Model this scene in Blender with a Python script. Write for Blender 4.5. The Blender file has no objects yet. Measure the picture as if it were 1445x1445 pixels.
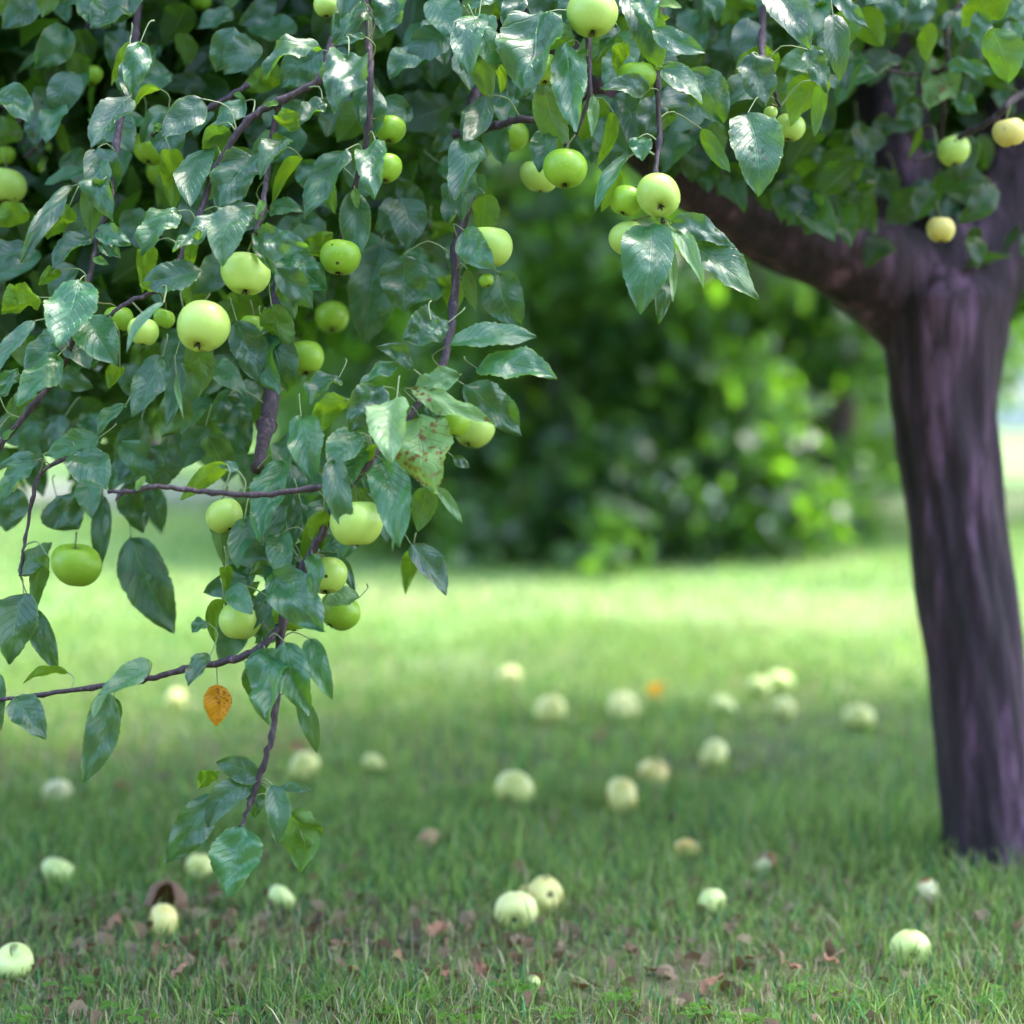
import bpy, math, random
import numpy as np
from mathutils import Vector, Matrix, Euler
random.seed(7); rng = np.random.default_rng(7)
S = bpy.context.scene
COL = S.collection

# ------------------------------------------------------------------ camera, light, exposure
FPX, HOR, CAMZ = 3010.0, 480.0, 0.88
PITCH = math.atan((722.5 - HOR) / FPX)
FOCUS = 2.665; BASE = 2.68
cam_d = bpy.data.cameras.new('camera'); cam = bpy.data.objects.new('camera', cam_d); COL.objects.link(cam)
cam.location = (0, 0, CAMZ); cam.rotation_euler = (math.radians(90) - PITCH, 0, 0)
cam_d.sensor_width = 36; cam_d.lens = FPX / 1445 * 36; cam_d.clip_start = .05; cam_d.clip_end = 900
cam_d.dof.use_dof = True; cam_d.dof.focus_distance = FOCUS; cam_d.dof.aperture_fstop = 1.95
S.camera = cam
SUN_EL, SUN_AZ = math.radians(62), math.radians(55)     # azimuth from +Y (behind the tree) towards +X
W = bpy.data.worlds.new('World'); S.world = W; W.use_nodes = True
nt = W.node_tree; bg = nt.nodes['Background']; sk = nt.nodes.new('ShaderNodeTexSky')
sk.sky_type = 'NISHITA'; sk.sun_disc = False; sk.sun_elevation = SUN_EL; sk.sun_rotation = SUN_AZ
sk.air_density = 1.0; sk.dust_density = 3.0; sk.ozone_density = 1.3
nt.links.new(sk.outputs[0], bg.inputs[0]); bg.inputs[1].default_value = .15
sl = bpy.data.lights.new('sun', 'SUN'); sl.energy = 1.25; sl.angle = math.radians(10); sl.color = (1, .95, .86)
so = bpy.data.objects.new('sun', sl); COL.objects.link(so)
sd = Vector((math.sin(SUN_AZ) * math.cos(SUN_EL), math.cos(SUN_AZ) * math.cos(SUN_EL), math.sin(SUN_EL)))
so.rotation_euler = sd.to_track_quat('Z', 'Y').to_euler(); so.location = (3, 5, 9)
S.view_settings.view_transform = 'Standard'; S.view_settings.look = 'None'
S.view_settings.exposure = 2.88; S.view_settings.gamma = 1
S.render.engine = 'CYCLES'
S.cycles.use_denoising = True
S.cycles.max_bounces = 8; S.cycles.diffuse_bounces = 4; S.cycles.glossy_bounces = 3; S.cycles.transmission_bounces = 6
S.cycles.sample_clamp_indirect = 6; S.cycles.caustics_reflective = False; S.cycles.caustics_refractive = False

# ------------------------------------------------------------------ helpers
CA, SA = math.cos(PITCH), math.sin(PITCH)
FW, UP, RT = np.array((0, CA, -SA)), np.array((0, SA, CA)), np.array((1., 0, 0))
CAM = np.array((0, 0, CAMZ))
def at(px, py, D):
    return CAM + D * (FW + RT * ((px - 722.5) / FPX) + UP * ((722.5 - py) / FPX))
def ground_at(px, py, z=0.):
    d = FW + RT * ((px - 722.5) / FPX) + UP * ((722.5 - py) / FPX)
    t = (z - CAMZ) / d[2]
    return CAM + d * t
def proj(P):
    Q = P - CAM; D = Q @ FW
    return 722.5 + FPX * (Q @ RT) / D, 722.5 - FPX * (Q @ UP) / D, D
def depth(d):
    return BASE + (d / 100. * (1.9 if d > 5 else 1.0))

def mesh_obj(name, V, F, mat, parent=None, smooth=True, uv=None, tint=None):
    me = bpy.data.meshes.new(name)
    V = np.asarray(V, dtype=np.float32)
    if isinstance(F, np.ndarray):
        k = F.shape[1]; nf = len(F)
        me.vertices.add(len(V)); me.vertices.foreach_set('co', V.ravel())
        me.loops.add(nf * k); me.loops.foreach_set('vertex_index', F.ravel().astype(np.int32))
        me.polygons.add(nf); me.polygons.foreach_set('loop_start', np.arange(0, nf * k, k, dtype=np.int32))
        me.update(calc_edges=True)
    else:
        me.from_pydata(V.tolist(), [], F)
    me.polygons.foreach_set('use_smooth', np.full(len(me.polygons), smooth))
    if uv is not None:
        li = np.empty(len(me.loops), dtype=np.int32); me.loops.foreach_get('vertex_index', li)
        l = me.uv_layers.new(name='UVMap'); l.data.foreach_set('uv', np.asarray(uv, dtype=np.float32)[li].ravel())
    if tint is not None:
        a = me.color_attributes.new('tint', 'FLOAT_COLOR', 'POINT'); a.data.foreach_set('color', np.asarray(tint, dtype=np.float32).ravel())
    me.materials.append(mat)
    o = bpy.data.objects.new(name, me); COL.objects.link(o)
    if parent: o.parent = parent
    return o
def empty(name, loc=(0, 0, 0)):
    o = bpy.data.objects.new(name, None); COL.objects.link(o); o.location = loc; o.empty_display_size = .1; return o
def tag(o, label=None, cat=None, group=None, kind=None):
    for k, v in (('label', label), ('category', cat), ('group', group), ('kind', kind)):
        if v: o[k] = v
    return o

class NT:
    def __init__(s, name):
        s.m = bpy.data.materials.new(name); s.m.use_nodes = True; s.t = s.m.node_tree; s.t.nodes.clear()
        s.out = s.t.nodes.new('ShaderNodeOutputMaterial')
    def n(s, ty, **kw):
        n = s.t.nodes.new('ShaderNode' + ty)
        for k, v in kw.items():
            if k.startswith('i_'): s.put(n.inputs[k[2:].replace('_', ' ')], v)
            elif k[0] == 'j' and k[1:].isdigit(): s.put(n.inputs[int(k[1:])], v)
            else: setattr(n, k, v)
        return n
    def put(s, inp, v):
        if isinstance(v, bpy.types.NodeSocket): s.t.links.new(v, inp)
        elif isinstance(v, bpy.types.Node): s.t.links.new(v.outputs[0], inp)
        else:
            if inp.type == 'RGBA' and len(v) == 3: v = (*v, 1)
            inp.default_value = v
    def math(s, op, a, b=0., c=0.):
        return s.n('Math', operation=op, j0=a, j1=b, j2=c).outputs[0]
    def mix(s, f, a, b, blend='MIX'):
        n = s.n('Mix', data_type='RGBA', blend_type=blend); s.put(n.inputs[0], f); s.put(n.inputs[6], a); s.put(n.inputs[7], b); return n.outputs[2]
    def noise(s, scale, vec=None, detail=4., rough=.55):
        n = s.n('TexNoise'); n.inputs['Scale'].default_value = scale; n.inputs['Detail'].default_value = detail; n.inputs['Roughness'].default_value = rough
        if vec is not None: s.put(n.inputs['Vector'], vec)
        return n.outputs[0]
    def ramp(s, f, *stops):
        n = s.n('ValToRGB', j0=f); e = n.color_ramp.elements
        while len(e) < len(stops): e.new(.5)
        for i, (p, c) in enumerate(stops): e[i].position = p; e[i].color = (*c, 1) if len(c) == 3 else c
        return n.outputs[0]
    def bump(s, h, strength, dist):
        return s.n('Bump', i_Height=h, i_Strength=strength, i_Distance=dist).outputs[0]

# ------------------------------------------------------------------ materials
def leaf_material(name, top_a, top_b, under, trans, rough=.4, spec=.5, coat=.0, spots=None, tf=.33, veinc=(.09, .26, .11), rust=0):
    N = NT(name)
    uv = N.n('TexCoord').outputs['UV']; ob = N.n('TexCoord').outputs['Object']
    sp = N.n('SeparateXYZ', j0=uv)
    x = N.math('ABSOLUTE', N.math('MULTIPLY_ADD', sp.outputs[0], 2., -1.))
    v = sp.outputs[1]
    wob = N.math('MULTIPLY', N.math('SUBTRACT', N.noise(25., ob, 2.), .5), .05)
    q = N.math('ADD', N.math('MULTIPLY_ADD', x, -.30, v), wob)
    fr = N.math('ABSOLUTE', N.math('SUBTRACT', N.math('FRACT', N.math('MULTIPLY', q, 9.)), .5))
    lat = N.n('MapRange', interpolation_type='SMOOTHSTEP', j0=fr, j1=.41, j2=.5).outputs[0]
    mid = N.n('MapRange', interpolation_type='SMOOTHSTEP', j0=x, j1=.055, j2=.02).outputs[0]
    vein = N.math('MAXIMUM', N.math('MULTIPLY', lat, .55), mid)
    fine = N.n('TexVoronoi', feature='DISTANCE_TO_EDGE', j0=ob); fine.inputs['Scale'].default_value = 420.
    tn = N.n('Attribute', attribute_name='tint'); tc = N.n('SeparateColor', j0=tn.outputs['Color'])
    nz = N.noise(38., ob, 3.)
    f = N.math('MULTIPLY_ADD', tc.outputs[0], .7, N.math('MULTIPLY', nz, .45))
    top = N.mix(f, top_a, top_b)
    top = N.mix(N.math('MULTIPLY', vein, .75), top, veinc)
    edge = N.n('MapRange', interpolation_type='SMOOTHSTEP', j0=x, j1=.86, j2=1.).outputs[0]
    edge = N.math('MULTIPLY', edge, tc.outputs[1])
    top = N.mix(N.math('MULTIPLY', edge, .7), top, (.20, .32, .03))
    und = N.mix(N.math('MULTIPLY', vein, .6), under, (.30, .42, .18))
    if spots:
        vo = N.n('TexVoronoi', j0=ob); vo.inputs['Scale'].default_value = spots; vo.inputs['Randomness'].default_value = 1.
        s1 = N.n('MapRange', interpolation_type='SMOOTHSTEP', j0=vo.outputs['Distance'], j1=.48, j2=.30).outputs[0]
        msk = N.n('MapRange', j0=N.noise(28., ob, 2.), j1=.44, j2=.52).outputs[0]
        s1 = N.math('MULTIPLY', s1, msk)
        top = N.mix(s1, top, (.20, .03, .012)); und = N.mix(s1, und, (.13, .03, .012))
    if rust:
        vo = N.n('TexVoronoi', j0=ob); vo.inputs['Scale'].default_value = 150.
        s1 = N.n('MapRange', interpolation_type='SMOOTHSTEP', j0=vo.outputs['Distance'], j1=.30, j2=.12).outputs[0]
        s1 = N.math('MULTIPLY', s1, N.n('MapRange', j0=N.noise(11., ob, 2.), j1=rust, j2=rust + .03).outputs[0])
        top = N.mix(s1, top, (.16, .045, .02)); und = N.mix(s1, und, (.12, .04, .02))
        hue = N.n('MapRange', j0=N.noise(7., ob, 1.), j1=.56, j2=.72).outputs[0]
        top = N.mix(N.math('MULTIPLY', hue, .45), top, (.10, .22, .02))
    bf = N.n('NewGeometry').outputs['Backfacing']
    colr = N.mix(bf, top, und)
    h = N.math('MULTIPLY_ADD', vein, -1.5, N.math('MULTIPLY', N.noise(90., ob, 3.), .9))
    h = N.math('MULTIPLY_ADD', fine.outputs[0], .3, h)
    p = N.n('BsdfPrincipled', i_Base_Color=colr, i_Normal=N.bump(h, .75, .0020))
    p.inputs['Roughness'].default_value = rough; p.inputs['Specular IOR Level'].default_value = spec
    N.put(p.inputs['Roughness'], N.math('MULTIPLY_ADD', bf, .25, N.math('MULTIPLY_ADD', nz, .25, rough - .1)))
    if coat: p.inputs['Coat Weight'].default_value = coat; p.inputs['Coat Roughness'].default_value = .42
    tr = N.n('BsdfTranslucent', j0=N.mix(N.math('MULTIPLY', vein, .4), trans, tuple(c * .55 for c in trans)))
    mx = N.n('MixShader', j0=tf, j1=p.outputs[0], j2=tr.outputs[0])
    N.t.links.new(mx.outputs[0], N.out.inputs[0])
    return N.m
M = {}
M['leaf'] = leaf_material('leaf', (.002, .028, .017), (.042, .200, .075), (.08, .20, .035), (.26, .58, .02), .34, .8, .55, tf=.26, rust=.60)
M['leaf_pale'] = leaf_material('leaf_pale', (.13, .30, .13), (.22, .40, .16), (.36, .44, .27), (.30, .50, .08), .42, .6, .2, veinc=(.30, .45, .25))
M['leaf_young'] = leaf_material('leaf_young', (.07, .21, .025), (.13, .29, .03), (.17, .33, .03), (.34, .62, .02), .46, .5, .1, tf=.36, rust=.62)
M['leaf_spotted'] = leaf_material('leaf_spotted', (.15, .33, .12), (.24, .42, .12), (.22, .36, .10), (.34, .55, .06), .42, .6, .15, spots=120., veinc=(.30, .45, .20))
M['leaf_orange'] = leaf_material('leaf_orange', (.72, .24, .005), (.85, .38, .01), (.75, .30, .01), (.9, .45, .02), .5, .4, 0, spots=260., veinc=(.6, .2, .02))
M['leaf_far_shaded'] = leaf_material('leaf_far_shaded', (.003, .012, .006), (.012, .045, .011), (.018, .055, .014), (.34, .80, .03), .36, .6, .15, tf=.27)  # darkened leaf colour standing in for shade inside the crown, also on far trees

def bark_material(name, a, b, c, scale, rough=.8, bump=.6):
    N = NT(name); tcn = N.n('TexCoord').outputs['Object']
    mp = N.n('Mapping', j0=tcn); mp.inputs['Scale'].default_value = (scale, scale, scale * .18)
    vc = N.n('TexVoronoi', feature='DISTANCE_TO_EDGE', j0=N.mix(.12, mp.outputs[0], N.n('TexNoise', j0=mp.outputs[0]).outputs[1])); vc.inputs['Scale'].default_value = 2.2
    crack = N.n('MapRange', j0=vc.outputs[0], j1=0., j2=.22).outputs[0]
    n1 = N.noise(1., mp.outputs[0], 8., .62); n1 = N.math('MULTIPLY', n1, N.math('MULTIPLY_ADD', crack, .14, .88)); n2 = N.noise(14., tcn, 4.)
    col = N.ramp(n1, (.34, a), (.52, b), (.68, c)); col = N.mix(N.math('MULTIPLY', n2, .3), col, (.035, .028, .032))
    p = N.n('BsdfPrincipled', i_Base_Color=col, i_Normal=N.bump(N.math('ADD', n1, N.math('MULTIPLY', n2, .2)), bump, .03)); p.inputs['Roughness'].default_value = rough
    N.t.links.new(p.outputs[0], N.out.inputs[0]); return N.m
M['bark'] = bark_material('bark', (.014, .007, .013), (.058, .026, .050), (.25, .12, .23), 17.)
M['twig'] = bark_material('twig', (.025, .014, .022), (.065, .038, .055), (.20, .13, .18), 160., .6, .25)
N = NT('petiole'); p = N.n('BsdfPrincipled', i_Base_Color=N.mix(N.noise(60.), (.16, .26, .09), (.30, .34, .18))); p.inputs['Roughness'].default_value = .5
N.t.links.new(p.outputs[0], N.out.inputs[0]); M['petiole'] = N.m

def apple_material(name, a, b, blush=None, rot=0., scab=.5):
    N = NT(name); ob = N.n('TexCoord').outputs['Object']; oi = N.n('ObjectInfo')
    off = N.n('VectorMath', operation='ADD', j0=ob, j1=N.n('CombineXYZ', j0=N.math('MULTIPLY', oi.outputs['Random'], 9.), j1=N.math('MULTIPLY', oi.outputs['Random'], 5.), j2=0.).outputs[0]).outputs[0]
    sx = N.n('SeparateXYZ', j0=ob)
    n1 = N.noise(22., off, 4.)
    col = N.mix(n1, a, b)
    col = N.mix(N.math('MULTIPLY', N.n('MapRange', j0=N.noise(9., off, 2.), j1=.45, j2=.75).outputs[0], .5), col, tuple(min(1, q * 1.25) for q in b))
    if blush:
        col = N.mix(N.n('MapRange', j0=N.noise(14., off, 3.), j1=.50, j2=.66).outputs[0], col, blush)
    v = N.n('TexVoronoi', j0=off); v.inputs['Scale'].default_value = 210.
    d = N.n('MapRange', interpolation_type='SMOOTHSTEP', j0=v.outputs['Distance'], j1=.22, j2=.10).outputs[0]
    col = N.mix(N.math('MULTIPLY', d, .35), col, (.62, .68, .36))
    v2 = N.n('TexVoronoi', j0=off); v2.inputs['Scale'].default_value = 52.
    d2 = N.n('MapRange', interpolation_type='SMOOTHSTEP', j0=v2.outputs['Distance'], j1=.15, j2=.09).outputs[0]
    d2 = N.math('MULTIPLY', d2, N.n('MapRange', j0=N.noise(16., off, 1.), j1=.56, j2=.60).outputs[0])
    col = N.mix(N.math('MULTIPLY', d2, scab), col, (.02, .018, .012))
    if rot:
        r = N.n('MapRange', interpolation_type='SMOOTHSTEP', j0=N.noise(17., off, 2.), j1=rot, j2=rot + .035).outputs[0]
        col = N.mix(r, col, (.24, .10, .035))
    ax = N.n('MapRange', interpolation_type='SMOOTHSTEP', j0=N.math('SQRT', N.math('ADD', N.math('MULTIPLY', sx.outputs[0], sx.outputs[0]), N.math('MULTIPLY', sx.outputs[1], sx.outputs[1]))), j1=.009, j2=.002).outputs[0]
    col = N.mix(N.math('MULTIPLY', ax, .75), col, (.09, .12, .02))
    p = N.n('BsdfPrincipled', i_Base_Color=col, i_Normal=N.bump(N.noise(60., off, 2.), .12, .002)); p.inputs['Roughness'].default_value = .36
    p.inputs['Subsurface Weight'].default_value = .12; p.inputs['Subsurface Radius'].default_value = (.6, .8, .2); p.inputs['Subsurface Scale'].default_value = .01
    N.t.links.new(p.outputs[0], N.out.inputs[0]); return N.m
M['apple'] = apple_material('apple', (.19, .38, .015), (.34, .55, .05), scab=.9)
M['apple_light'] = apple_material('apple_light', (.36, .55, .07), (.53, .69, .18), scab=.95)
M['apple_yellow'] = apple_material('apple_yellow', (.68, .60, .12), (.80, .62, .22), scab=.3)
M['fall_white'] = apple_material('fall_white', (.86, .84, .24), (.94, .90, .42), scab=.25)
M['fall_green'] = apple_material('fall_green', (.62, .76, .20), (.80, .86, .38), scab=.3)
M['fall_yellow'] = apple_material('fall_yellow', (.88, .76, .20), (.94, .82, .36), blush=(.80, .50, .14), scab=.3)
M['fall_rot'] = apple_material('fall_rot', (.78, .74, .42), (.82, .72, .45), rot=.56, scab=.4)
M['fall_red'] = apple_material('fall_red', (.50, .20, .13), (.62, .30, .20), rot=.62)
def plain(name, a, b, sc=60., rough=.7):
    N = NT(name); p = N.n('BsdfPrincipled', i_Base_Color=N.mix(N.noise(sc, N.n('TexCoord').outputs['Object'], 4.), a, b)); p.inputs['Roughness'].default_value = rough
    N.t.links.new(p.outputs[0], N.out.inputs[0]); return N.m
M['calyx'] = plain('calyx', (.02, .015, .01), (.07, .05, .03))
M['stalk'] = plain('stalk', (.10, .10, .04), (.20, .22, .08))
M['deadleaf'] = leaf_material('deadleaf', (.16, .10, .065), (.42, .31, .20), (.24, .15, .10), (.30, .14, .06), .6, .3, tf=.15, veinc=(.32, .20, .12))
M['deadhood'] = leaf_material('deadhood', (.15, .075, .045), (.30, .18, .12), (.10, .05, .035), (.3, .14, .06), .6, .3, tf=.1, veinc=(.45, .30, .22))
M['deadpink'] = leaf_material('deadpink', (.42, .20, .12), (.52, .28, .18), (.45, .26, .18), (.4, .2, .1), .6, .3, tf=.15, veinc=(.45, .30, .2))

def blade_material(name):
    N = NT(name); a = N.n('Attribute', attribute_name='tint').outputs['Color']
    p = N.n('BsdfPrincipled', i_Base_Color=a); p.inputs['Roughness'].default_value = .45; p.inputs['Specular IOR Level'].default_value = .5
    tr = N.n('BsdfTranslucent', j0=N.mix(.6, a, N.mix(1., a, (1.3, 1.6, .7), 'MULTIPLY')))
    mx = N.n('MixShader', j0=.35, j1=p.outputs[0], j2=tr.outputs[0]); N.t.links.new(mx.outputs[0], N.out.inputs[0]); return N.m
M['grass'] = blade_material('grass')
N = NT('lawn'); ob = N.n('NewGeometry').outputs['Position']
n1 = N.noise(3.2, ob, 6.); n2 = N.noise(45., ob, 6.); n3 = N.noise(.5, ob, 3.)
soil = N.ramp(n2, (.3, (.022, .015, .010)), (.55, (.11, .075, .05)), (.75, (.22, .17, .12)))
grs = N.ramp(n2, (.3, (.10, .19, .05)), (.55, (.15, .27, .08)), (.8, (.24, .36, .12)))
dist = N.n('MapRange', j0=N.n('SeparateXYZ', j0=ob).outputs[1], j1=4.0, j2=6.5).outputs[0]
f = N.math('MAXIMUM', dist, N.n('MapRange', j0=n1, j1=.45, j2=.6).outputs[0])
c = N.mix(N.math('MULTIPLY_ADD', dist, .55, N.math('MULTIPLY', f, .45)), soil, grs); c = N.mix(N.math('MULTIPLY', N.n('MapRange', j0=n3, j1=.48, j2=.68).outputs[0], .5), c, (.26, .30, .11))
p = N.n('BsdfPrincipled', i_Base_Color=c, i_Normal=N.bump(n2, .8, .02)); p.inputs['Roughness'].default_value = .9
N.t.links.new(p.outputs[0], N.out.inputs[0]); M['lawn'] = N.m
M['gravel'] = plain('gravel', (.42, .36, .29), (.62, .56, .47), 30., .9)
M['render'] = plain('render', (.48, .49, .49), (.62, .62, .61), 2., .85)
M['coping'] = plain('coping', (.30, .28, .26), (.42, .40, .37), 8., .85)

# ------------------------------------------------------------------ setting
G = 260.
mesh_obj('lawn', [(-G, -G, 0), (G, -G, 0), (G, G, 0), (-G, G, 0)], [(0, 1, 2, 3)], M['lawn'])['kind'] = 'structure'
mesh_obj('gravel_path', [(-14, 12.6, .004), (-2.2, 11.0, .004), (0, 10.9, .004), (14, 9.9, .004), (14, 11.0, .004), (-1, 12.6, .004), (-14, 16.0, .004)], [(0, 1, 2, 3, 4, 5, 6)], M['gravel'])['kind'] = 'structure'

# ------------------------------------------------------------------ leaf geometry
def leaf_grid(nu, nv, serr=0.):
    """unit leaf: x across (-1..1 times half width), y along 0..1"""
    t = np.linspace(0, 1, nv)
    prof = (np.sin(np.pi * t ** .78)) ** .72 * (1 - .12 * t)
    prof[0] = 0.03; prof[-1] = 0.0
    tipk = np.clip((t - .86) / .14, 0, 1); prof = prof * (1 - .35 * tipk * (1 - tipk) * 2)
    u = np.linspace(-1, 1, nu)
    U, T = np.meshgrid(u, t)
    return U, T, prof
def make_leaf(nu, nv, L, Wd, fold, arch, twist, wave, seed, serr=0.):
    r = np.random.default_rng(seed)
    U, T, prof = leaf_grid(nu, nv)
    hw = Wd / 2
    pr = prof[:, None] * np.ones_like(U)
    if serr:
        e = (np.arange(nv) % 2) * serr + r.normal(0, serr * .5, nv)
        e[0] = e[-1] = 0
        pr = pr * (1 + e[:, None] * (np.abs(U) > .95))
    asym = r.normal(0, .06)
    X = U * pr * hw * (1 + asym * np.sign(U))
    A = np.abs(U)
    ph = r.uniform(0, 6.28, 4)
    Z = fold * A * pr * hw                                        # gutter fold
    Z = Z + wave * hw * pr * A * np.sin(T * (5.5 + 2 * r.random()) * 2 + ph[0] + (U > 0) * (1 + ph[1] * .5))     # wavy margin
    Z = Z + (.055 + .035 * np.sin(T * 9 + ph[3]) * np.sin(A * 5 + ph[0])) * hw * np.cos((T - .30 * A) * 2 * np.pi * 9 + .9 * np.sin(T * 11 + ph[1]) + .8 * np.sin(A * 6 + ph[2])) * pr * (A > .08)                       # quilting between the veins
    Z = Z + wave * .55 * hw * np.sin(U * 3 + T * 7 + ph[2]) + wave * .35 * hw * np.sin(U * 5 - T * 13 + ph[3]) * pr
    # arch along the length
    ang = arch * (T - .25) * 1.0
    Y = T * L
    yy = np.cumsum(np.cos(arch * (np.linspace(0, 1, nv) - .2))) / nv * L
    zz = -np.cumsum(np.sin(arch * (np.linspace(0, 1, nv) - .2))) / nv * L
    yy -= yy[0]; zz -= zz[0]
    k = yy[-1] * yy[-1] + zz[-1] ** 2; k = L / math.sqrt(k)
    an = math.atan2(zz[-1], yy[-1]); c, s = math.cos(-an), math.sin(-an)
    y2 = (yy * c - zz * s) * k; z2 = (yy * s + zz * c) * k
    slope = np.arctan2(np.gradient(z2), np.gradient(y2))
    # twist about the midrib
    tw = twist * (T - .3)
    Xr = X * np.cos(tw) - Z * np.sin(tw); Zr = X * np.sin(tw) + Z * np.cos(tw)
    Yf = y2[:, None] - Zr * np.sin(slope)[:, None]; Zf = z2[:, None] + Zr * np.cos(slope)[:, None]
    side = r.normal(0, .05) * L
    Xr = Xr + side * np.sin(np.pi * T)
    V = np.stack([Xr, Yf, Zf], -1).reshape(-1, 3)
    uv = np.stack([(U + 1) / 2, T], -1).reshape(-1, 2)
    i = np.arange(nv - 1)[:, None] * nu + np.arange(nu - 1)[None, :]
    F = np.stack([i, i + 1, i + 1 + nu, i + nu], -1).reshape(-1, 4)
    return V, F, uv
def tube_arr(pts, rad, ns=6, cap=True):
    pts = [np.asarray(p, float) for p in pts]; n = len(pts)
    V = []; prev = None
    for i in range(n):
        t = pts[min(i + 1, n - 1)] - pts[max(i - 1, 0)]; t = t / (np.linalg.norm(t) + 1e-9)
        a = np.array((0, 0, 1.)) if prev is None and abs(t[2]) < .9 else (np.array((1., 0, 0)) if prev is None else prev)
        b = np.cross(t, a); b /= np.linalg.norm(b) + 1e-9; a = np.cross(b, t); prev = a
        for k in range(ns):
            q = 2 * math.pi * k / ns
            V.append(pts[i] + rad[i] * (math.cos(q) * a + math.sin(q) * b))
    F = [(i * ns + k, i * ns + (k + 1) % ns, (i + 1) * ns + (k + 1) % ns, (i + 1) * ns + k) for i in range(n - 1) for k in range(ns)]
    V.append(pts[0]); V.append(pts[-1])
    if cap:
        F += [(n * ns, (k + 1) % ns, k, k) for k in range(ns)] + [(n * ns + 1, (n - 1) * ns + k, (n - 1) * ns + (k + 1) % ns, (n - 1) * ns + (k + 1) % ns) for k in range(ns)]
    return np.array(V), F
def fixF(F):
    return [tuple(dict.fromkeys(f)) for f in F]
def smooth_path(P, R, sub=6):
    P = [np.asarray(p, float) for p in P]; o = []; r = []
    for i in range(len(P) - 1):
        p0 = P[max(i - 1, 0)]; p1 = P[i]; p2 = P[i + 1]; p3 = P[min(i + 2, len(P) - 1)]
        for k in range(sub):
            t = k / sub
            o.append(.5 * ((2 * p1) + (p2 - p0) * t + (2 * p0 - 5 * p1 + 4 * p2 - p3) * t * t + (3 * p1 - p0 - 3 * p2 + p3) * t ** 3))
            r.append(R[i] * (1 - t) + R[i + 1] * t)
    o.append(P[-1]); r.append(R[-1]); return o, r

# ------------------------------------------------------------------ the apple tree: trunk, limbs, twigs
TREE_D = 3.86
base = ground_at(1395, 1225)
tree = empty('apple_tree', tuple(base)); tag(tree, 'old apple tree with leaning dark furrowed trunk and fruiting boughs hanging to the left', 'apple tree')
base_v = Vector(base)
def child(name, V, F, mat, parent=tree, **kw):
    off = np.array(parent.location) if parent is tree else 0
    return mesh_obj(name, np.asarray(V) - off, F, mat, parent, **kw)

def bark_tube(name, pts, rad, ns, amp, seed, parent=tree, mat=None, sub=8):
    P, R = smooth_path(pts, rad, sub)
    V, F = tube_arr(P, R, ns, False)
    n = len(P); V = V[:n * ns].reshape(n, ns, 3)
    r = np.random.default_rng(seed); q = np.linspace(0, 2 * np.pi, ns, endpoint=False)
    L = np.cumsum([0] + [np.linalg.norm(P[i + 1] - P[i]) for i in range(n - 1)])
    D = np.zeros((n, ns))
    for k in range(60):
        m = r.integers(1, 30); w = r.uniform(.3, 5) if k % 2 else r.uniform(5, 30); a = 1 / (1 + m * .16)
        D += a * np.sin(m * q[None, :] + r.uniform(0, 6.28) + w * L[:, None] + np.sin(L[:, None] * r.uniform(2, 9)) * .9)
    D = D / D.std() * amp
    C = np.array(P)[:, None, :]
    V = C + (V - C) * (1 + D[..., None])
    F = [f for f in F if len(f) == 4]
    V = V.reshape(-1, 3)
    V = np.vstack([V, P[-1][None] if isinstance(P[-1], np.ndarray) else [P[-1]]])
    F = [tuple(f) for f in F] + [((n - 1) * ns + k, (n - 1) * ns + (k + 1) % ns, n * ns) for k in range(ns)]
    return child(name, V, F, mat or M['bark'], parent)
s4 = lambda px, D: px * D / FPX
def P(px, py, D): return at(px, py, D)
tD = [3.80, 3.80, 3.80, 3.80, 3.80, 3.80, 3.80, 3.80, 3.80]
tp = [(1424, 1285, 125), (1412, 1236, 90), (1400, 1180, 70), (1392, 1120, 64), (1380, 980, 66), (1360, 820, 68), (1345, 700, 67), (1334, 600, 71), (1330, 500, 82), (1330, 425, 94), (1328, 370, 66), (1330, 310, 34)]
trunk = bark_tube('trunk', [P(a, b, 3.56) for a, b, c in tp], [s4(c, 3.56) for a, b, c in tp], 72, .036, 3, sub=12)
limbs = [
    ([(1345, 520, 3.58), (1290, 420, 3.56), (1200, 362, 3.50), (1100, 318, 3.42), (1000, 262, 3.31), (880, 170, 3.16), (720, 20, 2.96), (520, -110, 2.81), (280, -170, 2.76), (20, -160, 2.74), (-200, -90, 2.76)], [78, 76, 66, 56, 48, 38, 30, 26, 20, 15, 8]),
    ([(1325, 500, 3.58), (1290, 330, 3.61), (1262, 160, 3.66), (1240, 0, 3.76), (1180, -250, 3.96), (1080, -520, 4.26)], [70, 62, 52, 38, 32, 22]),
    ([(1345, 500, 3.56), (1390, 360, 3.61), (1430, 200, 3.66), (1490, 0, 3.76), (1620, -250, 3.86), (1800, -420, 4.06)], [66, 58, 50, 42, 34, 24]),
    ([(1350, 430, 3.66), (1370, 300, 4.06), (1330, 120, 4.66), (1250, -80, 5.26), (1200, -200, 6.06)], [50, 42, 36, 34, 26]),
]
for i, (pp, rr) in enumerate(limbs):
    bark_tube('limb', [P(*q) for q in pp], [s4(c, q[2]) for c, q in zip(rr, pp)], 24, .06, 20 + i)
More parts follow.
